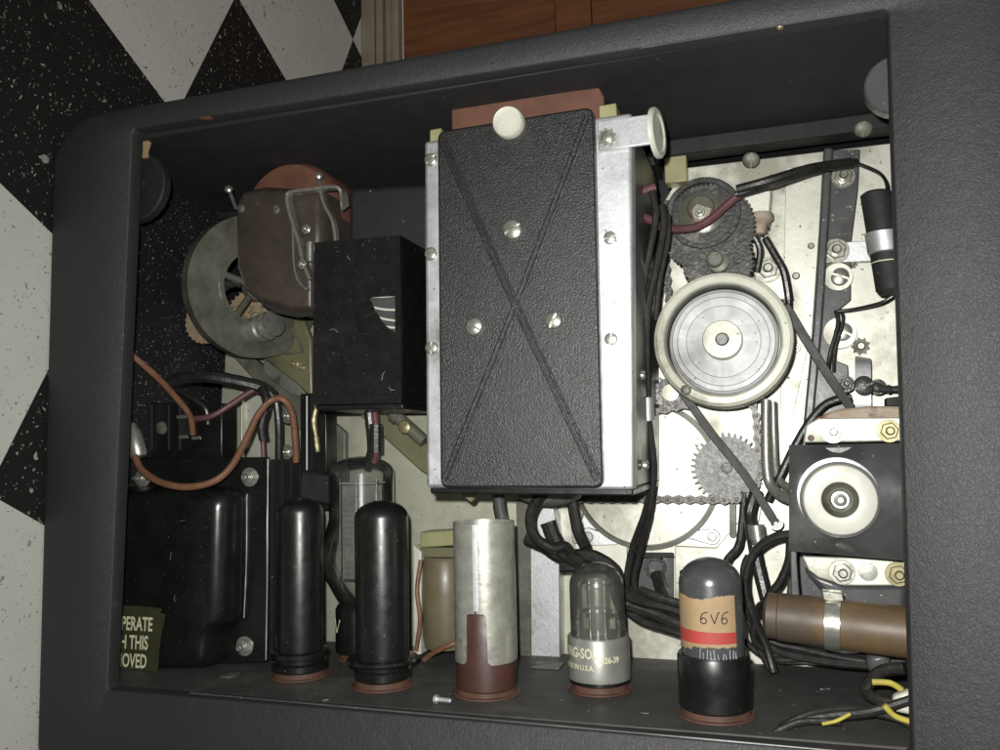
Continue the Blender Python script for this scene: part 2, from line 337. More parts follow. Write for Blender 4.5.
def tag(o, label, cat, group=None, kind=None):
    if kind: o['kind'] = kind
    if label: o['label'] = label
    if cat: o['category'] = cat
    if group: o['group'] = group
    return o
# small hardware, all facing +z unless axis given
def screw(parent, c, r=3.2, h=1.6, ang=.6, m='bright', axis=(0, 0, 1), name='screw'):
    b = MB()
    prof = [(r, 0), (r, h * .35), (r * .86, h * .75), (r * .5, h), (0.001, h * 1.05)]
    g = r * .12
    for k in (0, 1):
        a = ang + k * PI
        off = (-math.sin(a) * -g, math.cos(a) * g)
        b.lathe(c, axis, prof, 14, a, a + PI, off=(-math.sin(a) * g, math.cos(a) * g))
    b.lathe(c, axis, [(r * .95, -.2), (r * .95, h * .3)], 20)
    return b.build(name, m, parent)
def nut(parent, c, r=5, h=3, stud=True, ang=.2, m='bright', axis=(0, 0, 1), washer=True, name='nut'):
    b = MB()
    if washer: b.lathe(c, axis, [(r * 1.3, 0), (r * 1.3, .7)], 24)
    b.lathe(c, axis, [(r * .92, .7), (r, 1.1), (r, h - .4), (r * .9, h)], 6, ang, ang + 2 * PI)
    if stud: b.lathe(c, axis, [(r * .48, h), (r * .48, h + r * .55), (r * .36, h + r * .75)], 14)
    return b.build(name, m, parent, bevel=.15, seg=1)
def wirepx(parent, pts, r, m='wire', name='wire', jitter=0.03, n=10):
    b = MB(); b.sweep([at(*p) for p in pts], r, n=n, jitter=jitter); return b.build(name, m, parent)
def text2d(s, size, sx=1.0):
    cu = bpy.data.curves.new('t', 'FONT'); cu.body = s; cu.size = size; cu.align_x = 'LEFT'; cu.extrude = 0; cu.resolution_u = 3
    cu.offset = size * .022
    o = bpy.data.objects.new('t', cu); col.objects.link(o); dg = bpy.context.evaluated_depsgraph_get(); dg.update()
    me = bpy.data.meshes.new_from_object(o.evaluated_get(dg))
    bm = bmesh.new(); bm.from_mesh(me); bmesh.ops.triangulate(bm, faces=bm.faces); bmesh.ops.subdivide_edges(bm, edges=[e for e in bm.edges if e.calc_length() > size * .25], cuts=2)
    bmesh.ops.triangulate(bm, faces=bm.faces); bm.to_mesh(me); bm.free()
    vs = [(v.co.x * sx, v.co.y) for v in me.vertices]; fs = [tuple(p.vertices) for p in me.polygons]
    bpy.data.objects.remove(o); bpy.data.curves.remove(cu); bpy.data.meshes.remove(me)
    w = max(v[0] for v in vs) - min(v[0] for v in vs)
    return vs, fs, w
FLASH = 12; AMB = 0.17
# ================================================================ setting
def px_ang(z=0): pass
TOPY = 207.6
# floor: one sheet with tile coordinates aligned to the photographed pattern
def make_floor():
    me = bpy.data.meshes.new('floor')
    ys = (-1500, 2200); zs = (-421, 1400)
    vs = [W((FLOOR_X, ys[0], zs[0])), W((FLOOR_X, ys[1], zs[0])), W((FLOOR_X, ys[1], zs[1])), W((FLOOR_X, ys[0], zs[1]))]
    me.from_pydata(vs, [], [(0, 1, 2, 3)]); me.update()
    uv = me.uv_layers.new(name='tiles')
    T = 152.5; V1 = (252.2, -110.5); e1 = (.8774, -.4797); e2 = (.4797, .8774)
    raw = [(ys[0], zs[0]), (ys[1], zs[0]), (ys[1], zs[1]), (ys[0], zs[1])]
    for lp in me.loops:
        y, z = raw[lp.vertex_index]; dy = y - V1[0]; dz = z - V1[1]
        uv.data[lp.index].uv = ((dy * e1[0] + dz * e1[1]) / T + 40, (dy * e2[0] + dz * e2[1]) / T + 40)
    me.materials.append(MT['terrazzo'])
    o = bpy.data.objects.new('floor', me); col.objects.link(o)
    if me.polygons[0].normal.z < 0: me.flip_normals()
    tag(o, 'black and white checkered terrazzo tile floor', None, kind='structure'); return o
make_floor()
# wall at the far side of the floor: skirting moulding and varnished wood panel above it
xa = at(366, 30, -421)[0]; xb = at(400, 30, -412)[0]
sk = thing('baseboard', (FLOOR_X, 300, -412), 'beige painted stepped moulding between the tiles and the varnished wood', 'baseboard')
wd = xb - FLOOR_X
b = MB(); b.box(FLOOR_X, xb - 30, -400, 1500, -421.5, -409); b.build('board', 'trim', sk, bevel=1.5)
b = MB()
n = 3
for i in range(n):
    x0 = xb - 30 + i * 10; b.box(x0 + .6, x0 + 9.4, -400, 1500, -421.5, -407 - (3, 7, 1)[i])
b.build('moulding', 'trim', sk, bevel=2.5, seg=3)
wp = thing('wood_panel', (xb, 300, -421), 'orange brown varnished wood panel behind the open case', 'wood panel')
ysm = at(572, 10, -421)
b = MB(); b.box(xb + .3, ysm[0] - 18, -400, 1500, -432, -420); b.build('board', 'wood', wp, bevel=1)
b = MB(); b.box(ysm[0] - 17.6, ysm[0] + 20, -400, 1500, -432, -417); b.build('stile', 'wood', wp, bevel=2)
b = MB(); b.box(ysm[0] + 20.4, 700, -400, 1500, -432, -420); b.build('board', 'wood', wp, bevel=1)

# ================================================================ projector
PR = thing('film_projector', (FLOOR_X, 20, -90), 'opened black leatherette film projector case showing its lamp house, flywheel, chain drive and amplifier shelf', 'projector')
# ---- case frame
def arc(cx, cy, r, a0, a1, n): return [(cx + r * math.cos(math.radians(a0 + (a1 - a0) * i / n)), cy + r * math.sin(math.radians(a0 + (a1 - a0) * i / n))) for i in range(n + 1)]
def case_frame():
    x0, x1, y0, y1 = FLOOR_X + .2, 128, -190, TOPY
    r = 30; n = 8
    outer = arc(x0 + r, y1 - r, r, 90, 180, n) + arc(x0 + r, y0 + r, r, 180, 270, n) + arc(x1 - r, y0 + r, r, 270, 360, n) + arc(x1 - r, y1 - r, r, 0, 90, n)
    q = [at(132, 129, 0), at(107, 690, 0), at(914, 758, 0), at(888, 8, 0)]
    ri = 3.0; inner = []
    sg = [(1, -1), (1, 1), (-1, 1), (-1, -1)]; st = [(90, 180), (180, 270), (270, 360), (0, 90)]
    for c, g, a in zip(q, sg, st): inner += arc(c[0] + ri * g[0], c[1] + ri * g[1], ri, a[0], a[1], n)
    def lp(pts, z): return [(p[0], p[1], z) for p in pts]
    def shrink(pts, d):
        cx = (x0 + x1) / 2; cy = (y0 + y1) / 2
        return [(cx + (p[0] - cx) * (1 - d / (x1 - cx)), cy + (p[1] - cy) * (1 - d / (y1 - cy))) for p in pts]
    rings = [lp(shrink(outer, 4.5), -9), lp(inner, -9), lp(inner, -1), lp([(p[0] + (p[0] < -200) * -.8 + (p[0] > -200) * .8, p[1] + (p[1] > 0) * .8 - (p[1] < 0) * .8) for p in inner], 0)]
    # soft roll at the outer edge
    for k in range(0, 6):
        a = k / 5 * PI / 2; rings.append(lp(shrink(outer, 4.5 * (1 - math.sin(a))), -4.5 * (1 - math.cos(a))))
    rings.append(lp(outer, -188))
    b = MB(); b.loft(rings, cap=False)
    b.build('case_frame', 'leather', PR, ang=50)
case_frame()
# hairline scuffed edge of the opening
def edge_strip(p, q, name='edge_welt'):
    b = MB(); a = at(*p, 0.2); c = at(*q, 0.2); b.sweep([a, ((a[0] + c[0]) / 2, (a[1] + c[1]) / 2, a[2] - .1), c], .45, n=6, jitter=.3); b.build(name, 'grey', PR)
edge_strip((131, 150), (107, 685)); edge_strip((190, 693), (905, 757)); edge_strip((640, 48), (884, 8))
# ---- linings (inner walls)
b = MB(); b.box(FLOOR_X + 3, FLOOR_X + 8, -185, 196, -187, -9.5); b.build('inner_wall', 'dustwall', PR, label='inner wall sprinkled with pale dust specks')
b = MB(); b.box(FLOOR_X + 8, 118, 190.5, 196, -187, -9.5); b.build('inner_wall', 'inner', PR, bevel=.6)
b = MB(); b.box(84, 118, -185, 190, -187, -9.5); b.build('inner_wall', 'inner', PR)
b = MB(); b.box(FLOOR_X + 8, 84, -185, 190, -190, -184); b.build('back_wall', 'inner', PR)
# upper batten in front of the mechanism plate
b = MB(); b.box(-60, 84, 180, 190, -140, -124); b.build('batten', 'matte', PR, bevel=1)
b = MB(); p = aty(300, 150, 190); b.box(FLOOR_X + 8, -60, 184, 190, -184, -150); b.build('batten', 'matte', PR, bevel=1)
# felt-edged corner discs
for (cx, cy, zz) in ((134, 186, -18), (898, 84, -18)):
    b = MB(); c = at(cx, cy, zz); r = mm(cx, cy, zz, 32)
    b.lathe((c[0], c[1], zz - 6), (0, 0, 1), [(r, 0), (r, 5), (r - .8, 6), (0.001, 6.3)], 48); b.build('corner_pad', 'grey' if cx > 500 else 'matte', PR)
# chipped bare wood at the corner
b = MB(); b.pp([(139, 140), (146, 137), (149, 142), (146, 152), (147, 157), (142, 158), (143, 148)], -13, 2); b.build('bare_wood_chip', 'card', PR)
b = MB(); b.pp([(198, 117), (210, 116), (214, 119), (203, 120)], .5, .9); b.build('bare_wood_chip', 'socket', PR)
# ---- mechanism plates
ZP = -140
b = MB(); b.pp([(684, 168), (900, 142), (915, 700), (640, 672), (640, 560), (560, 560), (560, 500), (600, 480), (655, 330), (665, 200)], ZP, 3); b.build('mechanism_plate', 'plate', PR, bevel=.5)
b = MB(); b.pp([(226, 330), (300, 325), (440, 320), (640, 440), (640, 665), (215, 650)], ZP - 1, 3); b.build('mechanism_plate', 'plate2', PR, bevel=.5, label='dull olive lower part of the mechanism plate')
b = MB(); b.pp([(664, 150), (686, 148), (687, 181), (665, 183)], -128, 12); b.build('mounting_block', 'goldcard', PR, bevel=.5)
b = MB(); b.pp([(786, 168), (824, 165), (812, 330), (792, 420), (780, 420)], ZP + 2, 1.9); b.build('overlay_plate', 'plate', PR, bevel=.3)
# front lower plates
b = MB(); b.pp([(552, 500), (559, 540), (560, 668), (529, 668), (529, 500)], ZP + 12, 12.5); b.build('support_plate', 'alu', PR, bevel=.5)
b = MB(); b.pp([(575, 541), (627, 543), (627, 665), (640, 668), (575, 668)], ZP + 4, 2); b.build('support_plate', 'plate', PR, bevel=.4)
b = MB(); b.pp([(675, 546), (716, 548), (740, 520), (757, 492), (764, 494), (752, 560), (750, 600), (745, 690), (625, 668), (625, 600), (675, 600)], ZP + 4, 3.5); b.build('support_plate', 'plate', PR, bevel=.5)
b = MB(); b.pp([(628, 553), (674, 553), (674, 604), (628, 604)], ZP + 2, 1.5); b.build('support_plate', 'grey', PR, bevel=.4)
b = MB(); b.pp([(516, 500), (530, 502), (531, 672), (520, 672)], ZP + 14, 16); b.build('support_plate', 'darkol', PR, bevel=.4)
# ---- big pale disc with rolled edge behind the chain
c = at(644, 475, ZP + 8); R1 = mm(644, 475, ZP + 8, 71)
b = MB(); b.lathe((c[0], c[1], ZP), (0, 0, 1), [(R1, 0), (R1, 5), (R1 - 1, 6), (0.001, 6)], 96); dk = b.build('drive_disc', 'plate', PR)
b = MB(); b.ring((c[0], c[1], ZP), (0, 0, 1), R1, R1 + 2.2, 1, 7.2, 96); b.build('rim', 'darkol', dk)
for (x, y) in ((651, 535), (654, 514), (680, 516), (623, 428), (663, 455)):
    q = at(x, y, ZP + 6); b = MB(); b.lathe(q, (0, 0, 1), [(2, 0), (1.8, .7), (0.001, .8)], 20); b.build('rivet', 'alu', dk)
# slotted lever links by the disc
def link(pts, r0, r1, z, m='alu', name='lever', t=3, hole=True):
    (x0, y0), (x1, y1) = pts; a = at(x0, y0, z); c = at(x1, y1, z)
    an = math.atan2(c[1] - a[1], c[0] - a[0]); ra = mm(x0, y0, z, r0); rb = mm(x1, y1, z, r1)
    poly = [(a[0] + ra * math.cos(an + PI / 2 + i * PI / 12), a[1] + ra * math.sin(an + PI / 2 + i * PI / 12)) for i in range(13)]
    poly += [(c[0] + rb * math.cos(an - PI / 2 + i * PI / 12), c[1] + rb * math.sin(an - PI / 2 + i * PI / 12)) for i in range(13)]
    b = MB(); b.prism(poly, z, t); o = b.build(name, m, PR, bevel=.4)
    if hole:
        h = MB(); h.lathe((a[0], a[1], z), (0, 0, 1), [(ra * .6, 0), (ra * .5, .8), (0.001, .9)], 20); h.build('pivot', 'steel', o)
    return o
b = MB(); b.pp([(571, 505), (571, 536), (640, 541), (745, 547), (745, 500)], ZP + .8, .8); b.build('recessed_panel', 'alu', PR)
link(((588, 537), (615, 541)), 9, 4, ZP + 5); link(((712, 537), (690, 535)), 8, 4, ZP + 5)
link(((576, 512), (576, 540)), 7, 4, ZP + 6, 'steel'); link(((733, 500), (733, 535)), 3.5, 3.5, ZP + 5, 'darkol', hole=False)
# ---- chains
def chain(path, z, pitch=6.4, r=2.5, name='drive_chain', m='chain'):
    P = [Vector(at(x, y, z)) for x, y in path]; seg = []
    Q = []
    for i in range(len(P) - 1):
        L = (P[i + 1] - P[i]).length; k = max(1, int(L / .5))
        Q += [P[i].lerp(P[i + 1], j / k) for j in range(k)]
    Q.append(P[-1]); pts = [Q[0]]; acc = 0
    for i in range(1, len(Q)):
        acc += (Q[i] - Q[i - 1]).length
        if acc >= pitch: pts.append(Q[i]); acc = 0
    b = MB()
    for i in range(len(pts) - 1):
        a, c = pts[i], pts[i + 1]; an = math.atan2(c.y - a.y, c.x - a.x)
        rr = r; e = .35 if i % 2 else 0
        for dz, th in ((2.4 - e, .8), (-1.6 + e, .8)):
            poly = [(a.x + rr * math.cos(an + PI / 2 + k * PI / 6), a.y + rr * math.sin(an + PI / 2 + k * PI / 6)) for k in range(7)]
            mid = ((a.x + c.x) / 2, (a.y + c.y) / 2); px, py = -math.sin(an), math.cos(an)
            poly.append((mid[0] - px * rr * .55, mid[1] - py * rr * .55))
            poly += [(c.x + rr * math.cos(an - PI / 2 + k * PI / 6), c.y + rr * math.sin(an - PI / 2 + k * PI / 6)) for k in range(7)]
            poly.append((mid[0] + px * rr * .55, mid[1] + py * rr * .55))
            b.prism(poly, z + dz, th)
    for p in pts:
        b.lathe((p.x, p.y, z - 2.6), (0, 0, 1), [(1.5, 0), (1.5, 4.6), (1.0, 4.6), (1.0, 5.5), (.6, 5.8), (0.001, 5.8)], 12)
    return b.build(name, m, PR)
def pxarc(cx, cy, r, a0, a1, n=12): return [(cx + r * math.cos(math.radians(a0 + (a1 - a0) * i / n)), cy + r * math.sin(math.radians(a0 + (a1 - a0) * i / n))) for i in range(n + 1)]
chain([(570, 499), (650, 499), (728, 500)] + pxarc(728, 467, 33, 80, -25) + [(757, 440), (756, 415), (746, 385)], ZP + 20)
chain([(632, 408), (655, 412), (672, 408), (692, 404)], ZP + 26)
chain([(668, 205), (664, 240), (668, 290), (674, 345)], ZP + 22)
chain(pxarc(704, 218, 40, 150, 20), ZP + 34, pitch=5.2, r=2.1)
# ---- gears
def gear(px, py, z, rpx, teeth, m, t=4, name='gear', tooth=2.2, axisoff=None):
    c = at(px, py, z); r = mm(px, py, z, rpx); poly = []
    for i in range(teeth):
        for fr, rr in ((0, r), (.28, r), (.42, r + tooth), (.58, r + tooth * .95), (.72, r)):
            a = 2 * PI * (i + fr) / teeth; poly.append((c[0] + rr * math.cos(a), c[1] + rr * math.sin(a)))
    b = MB(); b.prism(poly, z, t); return b.build(name, m, PR), c, r
g, c, r = gear(727, 468, ZP + 21, 32, 36, 'gearsteel', name='sprocket', tooth=2.6)
b = MB(); b.lathe((c[0], c[1], ZP + 21), (0, 0, 1), [(3.2, 0), (3.2, 2.4), (2.4, 2.8), (1.6, 2.8), (1.4, 1.2), (0.001, 1.0)], 28); b.build('hub', 'gearsteel', g)
# clutch drum at the upper left of the flywheel
c = at(703, 212, ZP + 34); r = mm(703, 212, ZP + 34, 38)
b = MB(); b.lathe((c[0], c[1], ZP), (0, 0, 1), [(r, 0), (r, 30), (r - 1.2, 33), (r - 4, 33), (r - 5, 28), (r - 9, 26), (r - 11, 29), (6, 31), (5.5, 34), (0.001, 34)], 64)
cd = b.build('clutch_drum', 'oily', PR)
q = at(700, 208, ZP + 35); b = MB(); b.lathe((q[0], q[1], ZP + 28), (.05, .1, 1), [(15, 0), (15, 3), (12, 4.5), (8, 5), (7, 6.2), (0.001, 6.4)], 56); b.build('polished_face', 'darksteel', cd)
b = MB(); b.pp([(690, 210), (697, 203), (712, 208), (707, 221), (694, 222)], ZP + 36, 4); b.build('tan_key', 'rust', cd, bevel=.8)
nut(cd, at(700, 213, ZP + 36), 3.2, 2, m='steel')
g, c, r = gear(708, 228, ZP + 32, 44, 62, 'oily', tooth=1.3, t=5)
g, c, r = gear(718, 262, ZP + 30, 33, 44, 'oily', tooth=1.6, t=14)
b = MB(); b.lathe((c[0], c[1], ZP + 30), (0, 0, 1), [(7, 0), (6.6, 3), (5.2, 3.6)], 40)
cc = at(715, 259, ZP + 36); b.lathe((cc[0], cc[1], ZP + 30), (0, 0, 1), [(4.6, 0), (4.6, 6.5), (3.8, 7.2), (0.001, 7.2)], 32); b.build('hub', 'darkol', g)
g, c, r = gear(754, 222, ZP + 18, 14, 22, 'oily', tooth=1.4, t=8)
g, c, r = gear(671, 393, ZP + 20, 16, 16, 'oily', tooth=2, t=6)
b = MB(); b.lathe((c[0], c[1], ZP + 20), (0, 0, 1), [(5, 0), (5, 3), (0.001, 3.4)], 30); b.build('hub', 'plate2', g)
# bearing bracket, nut and rusty cap right of the drum
b = MB(); b.pp([(741, 186), (772, 190), (770, 215), (742, 216)], ZP + 20, 16); rb = b.build('bearing_block', 'plate', PR, bevel=1.2)
b = MB(); q = at(759, 226, ZP + 22); b.lathe((q[0], q[1] + 8, ZP + 18), (0, -1, 0), [(8, 0), (8.4, 1), (8.4, 4), (4.5, 7), (3.5, 12), (0.001, 12.5)], 28); b.build('rusty_cap', 'rust', rb)
b = MB(); b.pp([(752, 262), (775, 255), (787, 270), (786, 300), (757, 300)], ZP + 12, 4); nb = b.build('nut_bracket', 'plate', PR, bevel=1)
nut(nb, at(768, 270, ZP + 12), 6, 4)
# ---- flywheel
ZF = -78
c = at(722, 339, ZF); r = mm(722, 339, ZF, 69.5)
cb = at(722, 339, ZF)
b = MB(); k = r / 70
b.lathe((c[0], c[1], ZF - 26), (0, 0, 1), [(20 * k, 0), (66 * k, 0), (70 * k, 3), (70 * k, 22), (68.8 * k, 24.6), (67 * k, 25.2), (66.4 * k, 24.8), (65.6 * k, 25.6), (59.5 * k, 26), (58.2 * k, 25.4), (57.6 * k, 24), (57.5 * k, 7), (20 * k, 6.5)], 128)
fw = b.build('flywheel', 'flyrim', PR, ang=25)
b = MB(); b.ring((c[0], c[1], ZF - 26), (0, 0, 1), 56.6 * k, 57.7 * k, 8, 24.2, 96); b.build('recess_shade', 'darkol', fw)  # dark lining ring: shade on the recess wall put into its colour
b = MB(); b.lathe((c[0], c[1], ZF - 26), (0, 0, 1), [(55.6 * k, 8), (55.6 * k, 13.5), (54.5 * k, 14.6), (52.6 * k, 15), (52.2 * k, 14.4), (51.6 * k, 15), (47 * k, 15.1), (46.6 * k, 14.6), (46.2 * k, 15.1), (38 * k, 14.9), (37.7 * k, 14.5), (37.3 * k, 14.9), (18 * k, 15)], 128)
b.build('turned_face', None or 'alu_cast', fw, ang=18)
b = MB(); b.lathe((c[0], c[1], ZF - 26), (0, 0, 1), [(20 * k, 15), (20 * k, 24), (19 * k, 25), (7 * k, 25.3), (6.3 * k, 24)], 64, caps=False); b.build('hub', 'flyrim', fw, ang=25)
b = MB(); b.lathe((c[0], c[1], ZF - 26), (0, 0, 1), [(6.0 * k, 15), (6.0 * k, 25.2), (5.2 * k, 25.8), (0.001, 25.8)], 32); b.build('shaft', 'gearsteel', fw)
q = at(686, 390, ZF); screw(fw, (q[0], q[1], ZF - .3), 2.6, 1.6, m='darkol', ang=.9)
q = at(781, 347, ZF - 40); nut(PR, at(796, 348, ZP + 2), 3, 2.2, m='steel', washer=False)
b = MB(); b.pp([(756, 375), (774, 366), (776, 388), (760, 398)], ZP + 6, 6); b.build('felt_block', 'goldcard', PR, bevel=.8)
# ---- channel bar and its plate
b = MB(); b.pp([(826, 150), (860, 149), (858, 190), (851, 245), (851, 300), (839, 310), (834, 360), (848, 365), (852, 420), (826, 440), (825, 660), (783, 655), (798, 500), (815, 330)], ZP + 9, 4)
ch = b.build('channel_bar', 'grey', PR, bevel=.6)
b = MB(); b.sweep([at(828, 150, ZP + 13), at(817, 330, ZP + 13), at(800, 500, ZP + 13), at(786, 655, ZP + 13)], 0, flat=(5, 9), smooth=2); b.build('folded_edge', 'grey', ch, bevel=1.2)
nut(ch, at(843, 177, ZP + 9), 5.2, 3); 
b = MB(); b.pp([(825, 243), (877, 240), (877, 261), (825, 263)], ZP + 12, 2.5); cl = b.build('clamp_strap', 'alu', PR, bevel=.4); nut(cl, at(836, 251, ZP + 12), 5.6, 3)
b = MB(); q = at(838, 277, ZP + 9); b.lathe((q[0], q[1], ZP + 6), (0, 0, 1), [(8, 0), (8, 4.0), (0.001, 4.1)], 40); wsh = b.build('washer', 'plate', PR)
screw(wsh, at(840, 277, ZP + 10.5), 4.8, 2.6, ang=-.4)
b = MB(); q = at(840, 333, ZP + 9); b.lathe((q[0], q[1], ZP + 6), (0, 0, 1), [(9, 0), (9, 4.0), (0.001, 4.1)], 40); wsh = b.build('washer', 'plate', PR)
screw(wsh, at(843, 332, ZP + 10.5), 4.8, 2.6, ang=-.5, m='steel')
for (x, y, rr) in ((811, 246, 2.6), (796, 276, 3.0), (852, 263, 2.2), (861, 346, 3.4), (783, 331, 2.0), (846, 267, 2)):
    q = at(x, y, ZP + 2.5); b = MB()
    n_ = 9; poly = []
    for i in range(n_ * 2): 
        a = PI * i / n_; rad = rr * 1.25 * (1.3 if i % 2 else .95); poly.append((q[0] + rad * math.cos(a), q[1] + rad * math.sin(a)))
    b.prism(poly, ZP + 1.2, 1.3); lw = b.build('lock_washer', 'darkol', PR); 
    b = MB(); b.lathe((q[0], q[1], ZP + 1.2), (0, 0, 1), [(rr * .75, 0), (rr * .75, 1.8), (rr * .5, 2.4), (0.001, 2.4)], 16); b.build('stud', 'bright', lw)
# ---- screws through the batten and the top lip
for (x, y, z) in ((751, 160, -128), (863, 129, -124)):
    screw(PR, at(x, y, z), 4.6, 2.2, m='darkol', axis=(0, -.45, 1))
screw(PR, aty(780, 27, 190), 1.5, 1, m='brass', axis=(0, -1, 0))
# ---- sound drum bracket with white knob (right side)
ZB = -66
def plate_with(pxs, z, t, m, name, parent, bev=.8): b = MB(); b.pp(pxs, z, t); return b.build(name, m, parent, bevel=bev)
sp = plate_with([(806, 425), (818, 418), (902, 417), (903, 441), (803, 443)], ZB - 22, 3, 'plate', 'bolt_plate', PR)
plate_with([(815, 418), (838, 409), (870, 406), (903, 406), (903, 424), (815, 424)], ZB - 26, 26, 'rust', 'magnet_end', sp, 1.5)
nut(sp, at(833, 432, ZB - 22), 4.6, 2.6, m='bright'); nut(sp, at(889, 431, ZB - 22), 4.6, 2.6, m='brass')
b = MB(); b.lathe(at(859, 432, ZB - 22), (0, 0, 1), [(4.4, 0), (4.2, 1.2), (0.001, 1.4)], 28); b.build('plug', 'steel', sp)
b = MB(); b.lathe(at(811, 438, ZB - 22), (0, 0, 1), [(1.7, 0), (1.5, .8), (0.001, .9)], 18); b.build('rivet', 'socket', sp)
sp = plate_with([(802, 556), (906, 560), (907, 586), (845, 586), (818, 578), (808, 570)], ZB - 22, 3, 'plate', 'bolt_plate', PR)
plate_with([(803, 570), (845, 584), (907, 584), (907, 612), (850, 608), (822, 592)], ZB - 28, 22, 'grey', 'magnet_end', sp, 3)
nut(sp, at(842, 572, ZB - 22), 5.0, 2.8, m='bright'); nut(sp, at(898, 574, ZB - 22), 4.8, 2.8, m='brass')
b = MB(); b.lathe(at(868, 572, ZB - 22), (0, 0, 1), [(4.6, 0), (4.4, 1.6), (0.001, 1.8)], 28); b.build('plug', 'steel', sp)
b = MB(); b.lathe(at(818, 563, ZB - 22), (0, 0, 1), [(1.9, 0), (1.7, .8), (0.001, .9)], 18); b.build('rivet', 'alu', sp)
# curved dark cover: a bent sheet, bulging forward like a saddle
def saddle():
    nx, ny = 16, 16; vs = []; fs = []
    for j in range(ny + 1):
        for i in range(nx + 1):
            u = i / nx; v = j / ny
            px = 789 + (906 - 789) * u; py = (445 + (u) * -2) * (1 - v) + (551 + 10 * u) * v
            wave = 4.5 * math.exp(-((u - .42) / .16) ** 2) * (math.exp(-(v / .16) ** 2) + .6 * math.exp(-((1 - v) / .14) ** 2))
            z = ZB + 7 * math.sin(PI * v) ** .7 - wave * 1.6 - (u < .04) * 2
            vs.append(at(px, py, z))
    o = len(vs)
    for (x, y, z) in list(vs): vs.append((x, y, z - 1.4))
    for j in range(ny):
        for i in range(nx):
            a = j * (nx + 1) + i; fs.append((a, a + 1, a + nx + 2, a + nx + 1)); fs.append((o + a, o + a + nx + 1, o + a + nx + 2, o + a + 1))
    edge = [i for i in range(nx + 1)] + [(j + 1) * (nx + 1) + nx for j in range(ny)] + [ny * (nx + 1) + i for i in range(nx - 1, -1, -1)] + [j * (nx + 1) for j in range(ny - 1, 0, -1)]
    for k in range(len(edge)):
        a = edge[k]; c = edge[(k + 1) % len(edge)]; fs.append((a, o + a, o + c, c))
    b = MB(); b.add(vs, fs); return b.build('drum_cover', 'cover', PR)
dc = saddle()
# side walls of the cover
b = MB(); b.pp([(790, 447), (906, 444), (906, 556), (790, 549)], ZB - 3, 18); b.build('cover_body', 'grey', dc, bevel=1)
b = MB(); b.pp([(789, 478), (797, 478), (797, 560), (800, 600), (791, 600)], ZB - 6, 10); b.build('cover_tab', 'grey', dc, bevel=.6)
ZB2 = ZB + 5.5; q = at(839, 499, ZB2); r = mm(839, 499, ZB2, 39)
b = MB(); b.lathe((q[0], q[1], ZB2), (0, 0, 1), [(r * .9, 0), (r * 1.0, 2), (r * 1.0, 5), (r * .93, 6.6)], 72, caps=False); b.lathe((q[0] - .6, q[1] + 1.6, ZB2), (0, 0, 1), [(r * .9, 0), (r * 1.02, 2), (r * 1.02, 3), (r * .9, 3.6)], 72); kn = b.build('drum_knob', 'alu', PR)
b = MB(); b.lathe((q[0], q[1], ZB2), (0, 0, 1), [(r * .94, 5.5), (r * .9, 7.2), (r * .86, 7.5), (r * .47, 6.9), (r * .45, 5)], 72, caps=False); b.build('white_ring', 'white', kn)
b = MB(); b.lathe((q[0], q[1], ZB2), (0, 0, 1), [(r * .5, 5.8), (r * .44, 6.6), (r * .34, 4.2), (r * .31, 4.0)], 56, caps=False); b.build('grey_ring', 'darkol', kn)
b = MB(); b.lathe((q[0], q[1], ZB2), (0, 0, 1), [(r * .33, 3), (r * .32, 8), (r * .28, 8.8), (r * .24, 8), (r * .22, 7), (r * .17, 7), (r * .16, 9.2), (r * .10, 9.6), (r * .07, 8.4), (0.001, 8.3)], 40); b.build('ball_bearing', 'steel', kn)
# ---- upper right: paper capacitor in its clamp
q0 = at(876, 192, -100); q1 = at(893, 294, -100)
b = MB(); ax = Vector(q1) - Vector(q0); L = ax.length; rc = 8.2
b.lathe(q0, ax, [(rc - 2.2, 0), (rc, 1.5), (rc, L * .40)], 36); b.lathe(q0, ax, [(rc, L * .39), (rc, L - 2), (rc - 1.5, L)], 36)
cp = b.build('paper_capacitor', 'matte', PR, label='black tubular capacitor in a light grey clamp')
b = MB(); b.lathe(q0, ax, [(rc + .2, L * .40), (rc + 1.0, L * .41), (rc + 1.0, L * .60), (rc + .2, L * .61)], 36); b.build('clamp', 'alu', cp)
b = MB(); b.lathe(q0, ax, [(rc + .15, L * .69), (rc + .15, L * .70)], 36); b.build('print_line', 'cream', cp)
wirepx(PR, [(857, 163, -118), (878, 172, -112), (886, 182, -104), (887, 194, -100)], .9, 'wire')
wirepx(PR, [(893, 296, -108), (880, 303, -110), (855, 309, -118), (838, 311, -120)], .9, 'wire')
wirepx(PR, [(836, 311, -122), (838, 325, -120), (830, 355, -120), (828, 372, -124)], 1.3, 'wire'); wirepx(PR, [(841, 311, -122), (843, 322, -120), (835, 350, -121), (834, 372, -124)], 1.0, 'wire')
# ---- exciter lamp bracket strip and screw at right
b = MB(); b.sweep([at(863, 358, -122), at(863, 366, -116), at(863, 400, -112), at(864, 418, -116)], 0, flat=(8.2, .9)); br = b.build('spring_strip', 'alu', PR)
screw(br, at(864, 386, -111), 5, 3, m='oily', ang=.3); nut(br, at(846, 384, -116), 3.6, 4, m='oily'); nut(br, at(878, 387, -116), 3.4, 3, m='oily')
b = MB(); b.sweep([at(872, 386, -112), at(884, 389, -112), at(898, 389, -112)], 2.4, jitter=.3, n=9); b.build('oily_spring', 'oily', br)
b = MB(); b.pp([(886, 398), (902, 396), (902, 406), (886, 406)], -112, 8); b.build('stop_block', 'matte', PR, bevel=.6)
